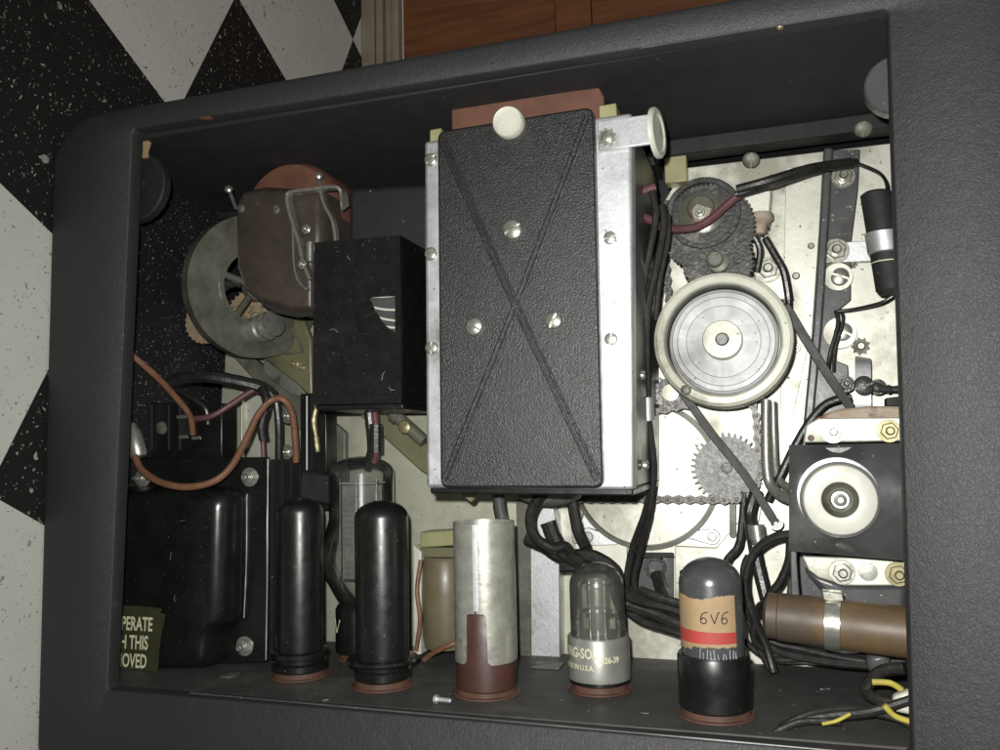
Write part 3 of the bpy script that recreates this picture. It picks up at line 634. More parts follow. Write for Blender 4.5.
# ---- bent steel tubes
b = MB(); b.sweep([at(766, 400, -112), at(766, 440, -110), at(767, 470, -108), at(771, 486, -106), at(782, 496, -100), at(796, 500, -90)], 2.9, n=14); b.build('bent_tube', 'steel', PR)
b = MB(); b.sweep([at(773, 402, -118), at(774, 440, -116), at(776, 470, -112), at(783, 484, -108), at(797, 490, -98)], 2.3, n=14); b.build('bent_tube', 'steel', PR)
# ---- belts
b = MB(); b.sweep([at(682, 392, -100), at(712, 434, -103), at(744, 474, -106), at(776, 524, -108)], 0, flat=(4.7, 2.4), smooth=3); bl = b.build('drive_belt', 'belt', PR, bevel=.4)
b = MB(); b.sweep([at(785, 305, -96), at(806, 340, -98), at(828, 375, -100), at(851, 408, -104)], 0, flat=(4.8, 2.4), smooth=3); b.build('drive_belt', 'belt', PR, bevel=.4)
nut(PR, at(776, 523, -110), 3, 3, m='steel')
# ================================================================ lamp house
ZH = -16; ZL = -23
tl = at(424, 141, ZL); tr = at(632, 112, ZL); br_ = at(634, 490, ZL); bl_ = at(426, 488, ZL)
b = MB(); b.prism([tl[:2], tr[:2], br_[:2], bl_[:2]], ZL, 12)
lh = b.build('lamp_house', 'alu', PR, bevel=2.0, seg=3, label='pale aluminium lamp house with a black crinkle painted cover')
b = MB(); b.prism([(bl_[0] + 1, bl_[1] - 3), (br_[0] - 1, br_[1] - 3), (br_[0] - 1, br_[1] + .5), (bl_[0] + 1, bl_[1] + .5)], ZL - 3, 100); b.build('bottom_strip', 'satin', lh, bevel=.8)  # black strip running back along the lower edge of the lamp house
b = MB(); b.prism([(tl[0] + 1, tl[1] - 1), (tr[0] - 1.2, tr[1] - 1), (br_[0] - 1.2, br_[1] + .7), (bl_[0] + 1, bl_[1] + .7)], ZL - 11, 100); b.build('body', 'grey', lh, bevel=1)
def rpoly(pxs, z, r):
    P = [Vector(at(x, y, z)[:2]) for x, y in pxs]; out = []
    for i, p in enumerate(P):
        a = P[i - 1]; c = P[(i + 1) % len(P)]; u = (a - p).normalized(); w = (c - p).normalized()
        for k in range(7):
            t = k / 6; q = p + u * r * (1 - t) ** 2 + w * r * t ** 2; out.append((q.x, q.y))
    return out
cov = MB(); cov.prism(rpoly([(437, 131), (593, 106), (603, 488), (440, 488)], ZH, 5), ZH, 7.5)
cv = cov.build('cover', 'crinkle', lh, bevel=1.4, seg=3)
b = MB()
for (p, q, s) in (((443, 142), (515.5, 305), 1), ((588, 118), (516.5, 305), -1), ((445, 481), (515, 308), 1), ((598, 480), (517, 308), -1)):
    a = at(*p, ZH); c = at(*q, ZH)
    d = Vector((c[0] - a[0], c[1] - a[1], 0)).normalized(); nrm = Vector((-d.y, d.x, 0))
    for o, rr in ((1.25, 1.0), (-1.25, 1.0)):
        b.sweep([Vector(a) + nrm * o - Vector((0, 0, .35)), Vector(c) + nrm * o - Vector((0, 0, .35))], rr, n=10, smooth=0)
b.build('embossed_ridge', 'crinkle', cv)
q = at(510, 124, ZH)
b = MB(); r = mm(510, 124, ZH, 15); b.lathe((q[0], q[1], ZH - 1), (0, -.08, 1), [(r * .8, 0), (r, 1), (r, 5.4), (r * .93, 6.3), (r * .86, 6.1), (r * .5, 6.0), (0.001, 6.0)], 48); b.build('latch_knob', 'flyrim', cv)
for (x, y, rr, an) in ((513, 230, 9.3, .5), (475, 327, 8.2, -.5), (554, 321, 8.0, 1.1)):
    screw(cv, at(x, y, ZH - .1), mm(x, y, ZH, rr), 2.8, ang=an, m='bright')
for (x, y, an) in ((431, 160, .7), (431, 254, .3), (432, 348, 1.5), (610, 238, .2), (611, 339, 1.4)):
    screw(lh, at(x, y, ZL), mm(x, y, ZL, 6.0), 1.5, ang=an, m='steel')
b = MB(); b.pp([(597, 121), (655, 113), (657, 143), (599, 151)], ZL + 3, 2.4); arm = b.build('bracket_arm', 'alu', lh, bevel=.5)
q = at(658, 133, ZL + 2); r = mm(658, 133, ZL, 25)
b = MB(); b.lathe((q[0] - 1.5, q[1], q[2]), (1, .0, .17), [(r, 0), (r, 1.6), (r - 1, 2.4), (r - 3, 2.4), (r - 3.4, 1.6), (0.001, 1.5)], 48); b.build('end_disc', 'flyrim', arm)
b = MB(); b.pp([(607 + 8 * math.cos(i * PI / 9) * (1.25 if i % 2 else .95), 137 + 8 * math.sin(i * PI / 9) * (1.25 if i % 2 else .95)) for i in range(18)], ZL + 3.7, .7); sw = b.build('star_washer', 'steel', arm)
screw(arm, at(607, 137, ZL + 3.7), 2.9, 1.5, ang=.9, m='bright')
b = MB(); b.pp([(451, 105), (599, 87), (604, 97), (604, 135), (452, 150)], -36, 55); b.build('fibre_block', 'fibre', lh, bevel=.8)
for pg in ([(430, 130), (441, 128), (441, 146), (430, 148)], [(599, 106), (616, 103), (617, 120), (600, 122)]):
    b = MB(); b.pp(pg, ZL - 3, 20); b.build('card_spacer', 'goldcard', lh, bevel=.3)
for (x, y) in ((640, 375), (636, 465)):
    q = at(x, y, -60); screw(lh, (br_[0], q[1], q[2]), 2.4, 2.5, m='steel', axis=(1, 0, 0))
b = MB(); b.pp([(636, 460), (648, 459), (648, 476), (636, 477)], -92, 6); b.build('terminal_lug', 'goldcard', lh, bevel=.6)
# bulb dome and tan pointer showing under the lamp house
q = at(549, 492, -90); b = MB(); r = mm(549, 492, -90, 37)
b.lathe((q[0], q[1] + 6, -92), (0, -1, 0), [(r, 0), (r, 3), (r * .95, 6), (r * .8, 10), (r * .5, 13), (0.001, 14.5)], 40); b.build('lamp_reflector', 'gearsteel', lh)
b = MB(); b.pp([(452, 480), (484, 480), (478, 492), (471, 503), (462, 496)], -70, 5); b.build('pointer_tab', 'brass', lh, bevel=.8)
b = MB(); b.sweep([at(500, 480, -72), at(499, 500, -74), at(504, 530, -76)], 3.2, n=12); b.build('sleeve', 'grey', lh)

# ================================================================ black relay box with fan-shaped window
ZX = -38
def zp(x, y): return (280 + x * .2932, 200 + y * .2933)
TLb, TRb, BRb, BLb = (314.6, 242.5), (400, 235), (401.5, 403), (312.5, 404.5)
win = [(368, 297), (395, 295.6), (395, 332), (385.5, 326), (376.7, 314)]
b = MB()
t = 1.4
b.pp([TLb, TRb, (400.2, 295.5), (395, 295.6), (368, 297), (313.9, 300)], ZX, t)
b.pp([(313.9, 300), (368, 297), (376.7, 314), (385.5, 326), (395, 332), (395, 340), (313.2, 342)], ZX, t)
b.pp([(395, 295.6), (400.2, 295.5), (400.8, 340), (395, 340)], ZX, t)
b.pp([(313.2, 342), (395, 340), (400.8, 340), BRb, BLb], ZX, t)
rx = b.build('relay_box', 'satin', PR, label='glossy black box with a small fan shaped window')
a0, a1, a2, a3 = [at(p[0], p[1], ZX) for p in (TLb, TRb, BRb, BLb)]
b = MB(); th = 1.5
def side(p, q, inx, iny): b.prism([(p[0], p[1]), (q[0], q[1]), (q[0] + inx, q[1] + iny), (p[0] + inx, p[1] + iny)], ZX - t, 66)
side(a0, a1, 0, -th); side(a1, a2, -th, 0); side(a2, a3, 0, th); side(a3, a0, th, 0)
b.build('side_panel', 'satin', rx)
b = MB(); b.prism([(a3[0] + 1, a3[1] - 3.2), (a2[0], a2[1] - 3.2), (a2[0], a2[1] - .1), (a3[0] + 1, a3[1] - .1)], ZX - 2, 62); b.build('bottom_lip', 'satin', rx, bevel=.8)
b = MB(); b.sweep([at(366, 297, ZX - 3), at(374, 312, ZX - 3), at(384, 327, ZX - 3), at(396, 334, ZX - 3)], 0, flat=(2.2, 1.2)); 
for y0, y1 in ((296.5, 295), (307, 310), (315, 321), (323, 328)):
    b.sweep([at(372, y0, ZX - 4), at(384, (y0 + y1) / 2 + 1, ZX - 4), at(398, y1, ZX - 4)], .75, n=8, smooth=3)
b.build('vane', 'white', rx)
b = MB(); b.pp([(365, 294), (397, 293), (397, 336), (365, 336)], ZX - 9, 1); b.build('inner_plate', 'grey', rx)
b = MB(); b.pp([(348, 187), (430, 183), (430, 262), (348, 262)], -82, 40); b.build('condenser_body', 'matte', PR, bevel=4, seg=4)

# ================================================================ motor unit, upper left
ZM = -62
shell = [(233, 200), (240, 188), (262, 184), (300, 186), (322, 190), (322, 240), (314, 260), (313, 312), (290, 312), (276, 308), (258, 303), (242, 290), (234, 268), (233, 235)]
b = MB()
rings = []
P0 = [at(x, y, ZM) for x, y in shell]; cx = sum(p[0] for p in P0) / len(P0); cy = sum(p[1] for p in P0) / len(P0)
for k in range(6):
    a = k / 5 * PI / 2; s = 1 - .16 * (1 - math.sin(a)); rings.append([(cx + (p[0] - cx) * s, cy + (p[1] - cy) * s, ZM - 9 * (1 - math.cos(a))) for p in P0])
rings.append([(p[0], p[1], ZM - 46) for p in P0])
b.loft(rings); mo = b.build('motor', 'bakelite', PR, ang=50, label='brown motor housing with bracket and fibre drum')
for (x, y) in ((242, 209), (277, 210)): screw(mo, at(x, y, ZM - 1), 2.7, 1.8, m='darkol', ang=random.random() * 3)
b = MB(); q = at(287, 212, -78); r = mm(287, 212, -78, 50)
b.lathe((q[0], q[1], -112), (0, 0, 1), [(r, 0), (r, 24), (r * .97, 30), (r * .9, 33), (0.001, 35)], 56); b.build('fibre_drum', 'fibre', mo)
def strip(pts, w, h, m, name, parent): b = MB(); b.sweep([at(*p) for p in pts], 0, flat=(w, h), smooth=4); return b.build(name, m, parent, bevel=.2, seg=1)
strip([(312, 280, -56), (305, 262, -56), (300, 240, -56), (292, 215, -56), (289, 198, -56), (293, 193, -56), (315, 190, -56), (337, 188, -56), (343, 194, -58), (345, 208, -66)], 2.0, 6, 'bright', 'bracket', mo)
strip([(322, 192, -60), (326, 206, -60), (334, 222, -60), (337, 242, -62)], 1.7, 5, 'bright', 'bracket', mo)
strip([(294, 226, -57), (295, 262, -57), (299, 280, -57), (308, 290, -57)], 1.2, 4, 'bright', 'bracket', mo)
for (x, y) in ((308, 230), (304, 265)): nut(mo, at(x, y, -56), 3.3, 2.6, m='bright', washer=False)
b = MB(); b.lathe(at(310, 252, -56), (0, 1, 0), [(2.2, -6), (2.2, 6)], 14); b.build('pin', 'bright', mo)
for p, q in (((236, 208, -80), (229, 190, -66)), ((322, 200, -80), (319, 177, -66))):
    b = MB(); a, c = at(*p), at(*q); b.sweep([a, c], 1.3, n=8, smooth=0); ax = Vector(c) - Vector(a); b.lathe(c, ax, [(1.3, -1), (2.6, 0), (2.8, 1.2), (1.8, 2.4), (0.001, 2.8)], 16); b.build('stalk_screw', 'steel', mo)
b = MB(); b.pp([(262, 300), (278, 309), (300, 312), (313, 312), (313, 316), (296, 317), (276, 313), (261, 304)], ZM + .5, 3); b.build('shell_seam', 'matte', mo)
# pulley disc, tilted, with window holes
q = at(256, 287, -92); ax = Vector((.86, -.1, .48)); R2 = mm(250, 290, -92, 64)
b = MB(); b.ring(q, ax, R2 * .50, R2, -1, 1.2, 72); b.ring(q, ax, R2 * .9, R2 + .8, -7, 2.6, 72)
b.ring(q, ax, R2 * .50, R2 * .56, 0, 2.4, 72); pu = b.build('pulley_disc', 'darksteel', PR)
b = MB(); fr = b.frame(q, ax)
for k in range(5):
    a = k * 2 * PI / 5 + .5; d = fr[2] * math.cos(a) + fr[3] * math.sin(a)
    b.sweep([fr[0] + d * R2 * .12, fr[0] + d * R2 * .52], 2.3, n=8, smooth=0)
b.lathe(q, ax, [(R2 * .2, -2), (R2 * .2, 5), (R2 * .12, 7), (0.001, 7)], 24); b.build('spokes', 'darksteel', pu)
b = MB(); c_ = at(250, 318, -112); poly = []
for i in range(30):
    for fr_, rr in ((0, 0), (.3, 0), (.45, 1.6), (.6, 1.6), (.75, 0)): a = 2 * PI * (i + fr_) / 30; poly.append((c_[0] + (19 + rr) * math.cos(a), c_[1] + (19 + rr) * math.sin(a)))
b.prism(poly, -112, 3); b.build('tan_gear', 'fluff', PR)
b = MB(); c_ = at(200, 322, -112); b.lathe(c_, (0, 0, 1), [(9, 0), (9, 3), (0.001, 3.2)], 24); 
poly = []
for i in range(24):
    for fr_, rr in ((0, 0), (.4, 1.2), (.6, 1.2)): a = 2 * PI * (i + fr_) / 24; poly.append((c_[0] + 5 + (15 + rr) * math.cos(a), c_[1] + (15 + rr) * math.sin(a)))
b.prism(poly, -110, 3); b.build('tan_gear', 'fluff', PR)
b = MB()
for k in range(26):
    a = random.uniform(0, 6.28); x = 246 + random.gauss(0, 14); y = 312 + random.gauss(0, 9)
    b.sweep([at(x, y, -104 + random.uniform(-3, 3)), at(x + 7 * math.cos(a), y + 5 * math.sin(a), -101), at(x + 10 * math.cos(a + .8), y + 8 * math.sin(a + .8), -104)], .35, n=5, smooth=3)
b.build('lint', 'fluff', PR)
# shafts and bushings
b = MB(); b.lathe(at(222, 235, -86), (1, 0, -.1), [(3.4, -14), (3.4, 16), (2.6, 17)], 20); b.build('shaft', 'steel', PR)
b = MB(); b.lathe(at(214, 238, -88), (1, 0, .4), [(2.2, -6), (4.5, -6), (4.5, -2), (2.2, -1)], 20); b.build('collar', 'darkol', PR)
b = MB(); b.lathe(at(228, 284, -84), (1, .1, 0), [(4.4, -8), (4.4, -3), (3, -3), (3, 8), (4, 8), (4, 12)], 20); b.build('bushing', 'oily', PR)
b = MB(); b.lathe(at(262, 328, -92), (1, .18, .25), [(9, -12), (9, 0), (7.5, 1), (7.5, 3), (9.5, 3.6), (9.5, 6), (6, 7), (6, 9), (8.5, 9.5), (8.5, 12), (5, 12.5)], 36); b.build('bushing', 'steel', PR)
# olive bars
def bar(pxs, z, t, m, name, bev=.8): b = MB(); b.pp(pxs, z, t); return b.build(name, m, PR, bevel=bev)
bar([(222, 345), (238, 345), (345, 432), (345, 470), (318, 450)], -124, 5, 'darkol', 'olive_bar')
tri = bar([(262, 342), (284, 312), (300, 312), (311, 340), (312, 398), (296, 384), (262, 358)], -118, 6, 'olive', 'triangle_bracket', 1.4)
b = MB(); b.sweep([at(285, 320, -117), at(303, 352, -117), at(268, 348, -117), at(285, 320, -117)], 1.0, n=8, smooth=2); b.build('raised_web', 'darkol', tri)
nut(tri, at(296, 364, -118), 3.3, 2.2, m='brass'); nut(tri, at(303, 368, -118), 2.3, 1.6, m='brass', washer=False)
bar([(263, 352), (266, 352), (310, 398), (290, 395), (263, 372)], -120, 3, 'steel', 'grey_plate')
bb = bar([(352, 408), (384, 404), (445, 462), (445, 486), (420, 470)], -118, 6, 'olive', 'olive_bar')
b = MB(); p0 = Vector(at(392, 412, -112)); p1 = Vector(at(436, 452, -112)); b.lathe(p0, p1 - p0, [(4, -12), (4, 2), (5.5, 2), (5.5, 6), (4.2, 7), (4.2, 30)], 20); b.build('rod', 'darkol', bb)
screw(bb, at(405, 427, -108), 4.2, 2.5, m='brass', ang=.8)
# transformer-like black relay strip with a tan spring
rs = bar([(300, 394), (326, 392), (327, 474), (300, 474)], -104, 14, 'satin', 'relay_frame', .8)
b = MB(); b.sweep([at(307, 396, -102), at(307, 470, -102)], .6, n=6, smooth=0); b.build('bright_edge', 'alu', rs)
b = MB(); b.sweep([at(318, 402, -102), at(314, 420, -101), at(316, 436, -102), at(318, 452, -102)], 1.8, n=8, jitter=.2); b.build('tan_spring', 'brass', rs)
for (x, y) in ((288, 416), (287, 452)): nut(PR, at(x, y, -100), 3.8, 3, m='bright')
bar([(309, 470), (345, 470), (345, 510), (309, 510)], -112, 6, 'satin', 'relay_frame', .8)
bar([(303, 474), (335, 474), (340, 500), (303, 500)], -104, 2, 'matte', 'insulating_strip', .5)
# terminal block on the dusty wall
tb = bar([(142, 403), (222, 403), (222, 458), (142, 458)], -80, 16, 'satin', 'terminal_block', 1)
for x in (152, 169, 180): b = MB(); b.sweep([at(x, 405, -79), at(x, 450, -79)], .8, n=6, smooth=0); b.build('ridge', 'matte', tb)
screw(tb, at(162, 428, -80), 4, 2, m='darkol', ang=.3)
for (x, y) in ((181, 417), (183, 437), (196, 438)): b = MB(); b.pp([(x - 5, y - 1.5), (x + 4, y - 2), (x + 5, y + 1), (x - 4, y + 2)], -77, 1.2); b.build('solder_tab', 'bright', tb, bevel=.2)
b = MB(); b.pp([(178, 415), (184, 413), (186, 436), (179, 437)], -78, 2); b.build('contact', 'matte', tb)
# silver plug sleeve at the lip
b = MB(); q0 = Vector(at(131, 424, -44)); q1 = Vector(at(139, 457, -44)); b.lathe(q0, q1 - q0, [(2.5, 0), (5, 6), (5.5, (q1 - q0).length - 2), (4.6, (q1 - q0).length)], 24); b.build('plug_sleeve', 'steel', PR)
bar([(222, 383), (242, 383), (242, 464), (219, 464)], -132, 6, 'plate2', 'side_plate', .5)
bar([(243, 388), (262, 392), (262, 464), (243, 464)], -136, 6, 'plate', 'side_plate', .5)

# ================================================================ power transformer
ZT = -66
core = bar([(120, 458), (268, 457), (266, 662), (110, 668)], ZT, 3, 'gloss', 'power_transformer', .6)
core['label'] = 'glossy black power transformer with domed end bell'
b = MB(); c1, c2 = at(268, 458, ZT - 3), at(266, 662, ZT - 3); x0 = at(120, 458, ZT)[0]
for k in range(9):
    z0 = ZT - 3.4 - k * 5.5; o = (k % 2) * .5; b.box(x0, c1[0] - 1 + o, c2[1] + 1, c1[1] - 1.5 + o, z0 - 5.2, z0)
b.build('laminated_core', 'matte', core)
def loftpx(name, m, parent, base, zb, zt, ins, steps=6, ang=50):
    P = [at(x, y, zb) for x, y in base]; P = [Vector((p[0], p[1])) for p in P]
    n = len(P); R_ = []
    # rounded outline resample
    rp = rpoly(base, zb, 9)
    c = Vector((sum(p[0] for p in rp) / len(rp), sum(p[1] for p in rp) / len(rp)))
    w = max(abs(p[0] - c.x) for p in rp); h = max(abs(p[1] - c.y) for p in rp)
    for k in range(steps + 1):
        a = k / steps * PI / 2; d = ins * (1 - math.cos(a))
        R_.append([(c.x + (p[0] - c.x) * (1 - d * 1.9 / w), c.y + (p[1] - c.y) * (1 - d * .75 / h), zb + (zt - zb) * math.sin(a)) for p in rp])
    b = MB(); b.loft(R_); return b.build(name, m, parent, ang=ang)
bell = loftpx('end_bell', 'gloss', core, [(88, 486), (246, 487), (243, 621), (230, 628), (228, 664), (80, 672)], ZT, -46, 11, 8)
for (x, y) in ((250, 477), (143, 478), (245, 646)): nut(core, at(x, y, ZT), 4.6, 3.6, m='steel', ang=random.random())
b = MB(); b.lathe(at(224, 669, -62), (0, 0, 1), [(7, -6), (7, -5), (0.001, -4.5)], 20)
b = MB(); b.sweep([at(247, 494, ZT + .6), at(246.5, 560, ZT + .6), at(244, 618, ZT + .6)], .4, n=6, jitter=.3); b.build('pale_edge', 'alu', core)  # thin pale metal lines along the bell and plate edges
b = MB(); b.sweep([at(268, 459, ZT + .1), at(267.5, 560, ZT + .1), at(266, 660, ZT + .1)], .4, n=6, jitter=.3); b.build('pale_edge', 'alu', core)
# torn warning sticker
ZS = -41.5
b = MB(); b.pp([(96, 606), (120, 605), (150, 607), (162, 609), (160, 613), (165, 614), (164, 622), (161, 634), (159, 650), (158, 664), (157, 674), (130, 678), (92, 678)], ZS, .5)
st = b.build('warning_label', 'sticker', PR, label='torn olive warning label with cream capital letters')
for s, xr, yb, hpx in (('OPERATE', 152.5, 631, 12), ('WITH THIS', 148, 649.5, 12), ('REMOVED', 146.5, 668, 12)):
    cap = mm(140, yb, ZS, hpx); vs, fs, w = text2d(s, cap / .70, .60); xr_, yb_, _ = at(xr, yb, ZS)
    mxx = max(v[0] for v in vs); b = MB(); b.add([(v[0] - mxx + xr_ + v[1] * .04, v[1] + yb_, ZS + .25) for v in vs], fs); b.build('lettering', 'cream', st)

# ================================================================ amplifier shelf
YS = -126.4
b = MB(); b.box(FLOOR_X + 8, 84, YS - 4, YS, -137, -9.3); sh = b.build('amplifier_chassis', 'shelf', PR, bevel=.6)
b = MB(); b.lathe((at(225, 675, -40)[0], YS, aty(225, 675, YS)[2]), (0, 1, 0), [(6, 0), (6, .8), (3, 1.5), (0.001, 1.7)], 20); b.build('rivet', 'grey', sh)
b = MB(); b.box(at(532, 670, -100)[0], at(560, 670, -100)[0], YS, YS + 1, -112, -98); b.build('foot_tab', 'darkol', sh, bevel=.3)
def on_shelf(px, pyfront, r): p = aty(px, pyfront, YS); zc = p[2] - r; return at(px, pyfront - 6, zc)[0], zc
def hy(px, py, z): return at(px, py, z)[1]
def socket(x, z, r, h):
    b = MB(); b.lathe((x, YS, z), (0, 1, 0), [(r * 1.12, 0), (r * 1.12, 1), (r, 1.2), (r, h)], 40); return b.build('tube_socket', 'socket', sh, bevel=.3)
def glassmat(name, tint, dark):
    m = bpy.data.materials.new(name); m.use_nodes = True; nt = m.node_tree; N = nt.nodes; L = nt.links
    for n in list(N): 
        if n.type != 'OUTPUT_MATERIAL': N.remove(n)
    o = N['Material Output']; tr = N.new('ShaderNodeBsdfTransparent'); tr.inputs[0].default_value = (*tint, 1)
    gl = N.new('ShaderNodeBsdfGlossy'); gl.inputs['Roughness'].default_value = .16
    df = N.new('ShaderNodeBsdfDiffuse'); df.inputs[0].default_value = (.3, .3, .27, 1)
    lw = N.new('ShaderNodeFresnel'); lw.inputs[0].default_value = 1.5
    tc = N.new('ShaderNodeTexCoord'); no = N.new('ShaderNodeTexNoise'); no.inputs['Scale'].default_value = 90; no.inputs['Detail'].default_value = 5
    L.new(tc.outputs['Object'], no.inputs[0]); mr = N.new('ShaderNodeMapRange'); mr.inputs[1].default_value = .4; mr.inputs[2].default_value = .8; mr.inputs[3].default_value = dark; mr.inputs[4].default_value = dark + .12
    L.new(no.outputs[0], mr.inputs[0])
    m1 = N.new('ShaderNodeMixShader'); L.new(mr.outputs[0], m1.inputs[0]); L.new(tr.outputs[0], m1.inputs[1]); L.new(df.outputs[0], m1.inputs[2])
    m2 = N.new('ShaderNodeMixShader'); L.new(lw.outputs[0], m2.inputs[0]); L.new(m1.outputs[0], m2.inputs[1]); L.new(gl.outputs[0], m2.inputs[2])
    L.new(m2.outputs[0], o.inputs[0]); return m
MT['g1'] = glassmat('smoky_tube_glass', (.92, .93, .92), .03); MT['g2'] = glassmat('grey_getter_glass', (.80, .82, .78), .10)
Y = (0, 1, 0)
def dome(r, h, hd, n=7, r0=None):  # profile tail rounding to the top
    return [(r, h - hd)] + [(max(.001, r * math.cos(k / n * PI / 2)), h - hd + hd * math.sin(k / n * PI / 2)) for k in range(1, n + 1)]
# 1: left black cylinder
r = 15.4; x, z = on_shelf(300, 684, r + .6); H = hy(301, 498, z) - YS
s_ = socket(x, z, r * .96, 4)
T = thing('vacuum_tube', (x, YS, z), 'black metal tube without a collar, leftmost on the shelf beside the transformer', 'vacuum tube', 'tubes plugged into the amplifier shelf')
b = MB(); b.lathe((x, YS, z), Y, [(r, 4), (r * 1.06, 5), (r * 1.06, 8), (r * .93, 9), (r * .93, 11), (r * 1.08, 12), (r * 1.08, 14.5), (r * .9, 15.5)], 56); b.build('tube_base', 'gloss', T)
b = MB(); b.lathe((x, YS, z), Y, [(r * .88, 15), (r * .885, H - 8)] + [(r * .885 * math.cos(k / 6 * PI / 2 * .94), H - 8 + 8 * math.sin(k / 6 * PI / 2)) for k in range(1, 6)] + [(r * .3, H), (0.001, H + .4)], 64); b.build('envelope', 'satin', T)
# 2: second black cylinder with flange
r = 15.8; x, z = on_shelf(383, 694, r); H = hy(388, 501, z) - YS
socket(x, z, r * .96, 4)
T = thing('vacuum_tube', (x, YS, z), 'black metal tube with a wide collar ring in front of the large glass tube', 'vacuum tube', 'tubes plugged into the amplifier shelf')
b = MB(); b.lathe((x, YS, z), Y, [(r * .9, 4), (r * 1.0, 5), (r * 1.0, 9), (r * .93, 10), (r * .93, 12)], 56); b.lathe((x, YS, z), Y, [(r * .9, 12), (r * 1.22, 13), (r * 1.26, 14), (r * 1.22, 15.2), (r * .95, 16), (r * .95, 17.5)], 64); b.build('tube_base', 'gloss', T, ang=25)
b = MB(); b.lathe((x, YS, z), Y, [(r * .93, 16), (r * .95, H - 9)] + [(r * .95 * math.cos(k / 6 * PI / 2 * .94), H - 9 + 9 * math.sin(k / 6 * PI / 2)) for k in range(1, 6)] + [(r * .3, H), (0.001, H + .4)], 64); b.build('envelope', 'satin', T)
# 3: large glass rectifier behind
r = 18.5; x, z = on_shelf(363, 664, r - 2); H = hy(366, 456, z) - YS
socket(x, z, 15, 4)
T = thing('vacuum_tube', (x, YS, z), 'large clear glass tube with grey plates standing behind the two black tubes', 'vacuum tube', 'tubes plugged into the amplifier shelf')
gr = mm(366, 480, z, 31)
b = MB(); b.lathe((x, YS, z), Y, [(16, 4), (17, 5), (17, 30), (15.5, 33)], 56); tbse = b.build('tube_base', 'satin', T)
b = MB(); b.lathe((x, YS, z), Y, [(13, 32), (17, 38), (gr * 1.25, 55), (gr * 1.28, 66), (gr * 1.08, 80), (gr, 86), (gr, H - 11)] + [(gr * math.cos(k / 8 * PI / 2), H - 11 + 11 * math.sin(k / 8 * PI / 2)) for k in range(1, 8)] + [(0.001, H)], 64); b.build('envelope', 'g1', T)
for sx in (-1, 1):
    b = MB(); b.box(x + sx * 7 - 5.6, x + sx * 7 + 5.6, YS + 48, YS + H - 18, z - 4, z + 4); b.build('anode_plate', 'mica', T, bevel=1)
b = MB()
for sx in (-13, -1.2, 1.2, 13): b.sweep([(x + sx, YS + 36, z + 5), (x + sx, YS + H - 14, z + 5)], .55, n=6, smooth=0)
for k in range(14):
    yy = YS + 52 + k * 3.6; b.sweep([(x - 10.5, yy, z + 4.6), (x - 3, yy, z + 4.6)], .3, n=4, smooth=0)
b.build('support_wires', 'bright', T)
b = MB(); b.box(x - 13.5, x + 13.5, YS + H - 17.5, YS + H - 16.7, z - 7, z + 7); b.build('mica_spacer', 'alu', T)
# small triangular badge outline on the base
b = MB(); yb_ = YS + 21
for a, c in (((-14.5, 4), (-8, 4)), ((-8, 4), (-11.2, -4)), ((-11.2, -4), (-14.5, 4))):
    P_ = [(x + a[0] * 1, yb_ + a[1]), (x + c[0] * 1, yb_ + c[1])]
    b.sweep([(p[0], p[1], z + math.sqrt(max(1, 17.05 ** 2 - (p[0] - x) ** 2))) for p in P_], .28, n=5, smooth=0)
b.build('badge', 'cream', tbse)
# 4: open zinc shield can on red base
r = 16.6; x, z = on_shelf(487, 702, r); H = hy(488, 524, z + r * .9) - YS
socket(x, z, r * .98, 3.5)
T = thing('vacuum_tube', (x, YS, z), 'open silver shield can split down its front over a dark red base', 'vacuum tube', 'tubes plugged into the amplifier shelf')
b = MB(); b.lathe((x, YS, z), Y, [(r * .88, 3), (r * .97, 4), (r * .97, 24), (r * .93, 27), (r * .93, 42), (r * .85, 44), (0.001, 44)], 56); b.build('tube_base', 'base_red', T)
def can():
    vs = []; fs = []; n = 240; ys = [17.5, 24, 30, 36, 40, 43, 46, 60, 75, 90, H]; ro, ri_ = r * 1.0, r * .955
    def notch(t):  # lower edge height as a function of angle offset (mm along surface) from front
        d = abs(t)
        return 43.5 if d < 3.2 else (43.5 - (1 - math.sqrt(max(0, 1 - ((d - 3.2) / 2.6) ** 2))) * 2.6 if d < 5.79 else (17.5 if d > 9.0 else 17.5 + 3.2 * (1 - math.sqrt(max(0, 1 - ((9.0 - d) / 3.21) ** 2)))))
    ks = []
    f0 = math.atan2(0 - x, D - z) * .0 + .02
    for i in range(n + 1):
        t = (i / n) ** 1 * 2 * PI
        ks.append(t)
    vo = []
    gap = .026
    for i in range(n + 1):
        a = gap + (2 * PI - 2 * gap) * i / n; d = min(a, 2 * PI - a) * r; lo = notch(d)
        for rr in (ro, ri_):
            wob = 1 + .012 * math.sin(3 * a + 1) 
            for y_ in ys: vs.append((x + rr * wob * math.sin(a + f0), YS + max(lo, y_) if y_ < H else YS + H, z + rr * wob * math.cos(a + f0)))
    m = len(ys)
    for i in range(n):
        for s in (0, 1):
            o = (i * 2 + s) * m; p = ((i + 1) * 2 + s) * m
            for j in range(m - 1): fs.append((o + j, p + j, p + j + 1, o + j + 1))
        o = i * 2 * m; p = (i + 1) * 2 * m
        fs.append((o + m - 1, p + m - 1, p + 2 * m - 1, o + 2 * m - 1)); fs.append((o, o + m, p + m, p))
    for i in (0, n):
        o = i * 2 * m
        for j in range(m - 1): fs.append((o + j, o + j + 1, o + m + j + 1, o + m + j))
    b = MB(); b.add(vs, fs)
    # overlapping seam strip
    b2 = [(x + (ro + .35) * math.sin(a), z + (ro + .35) * math.cos(a)) for a in (-.20, -.15, -.10, -.05)]
    return b.build('shield_can', 'zinc', T, ang=40)
cn = can()
b = MB(); vs = []; fs = []
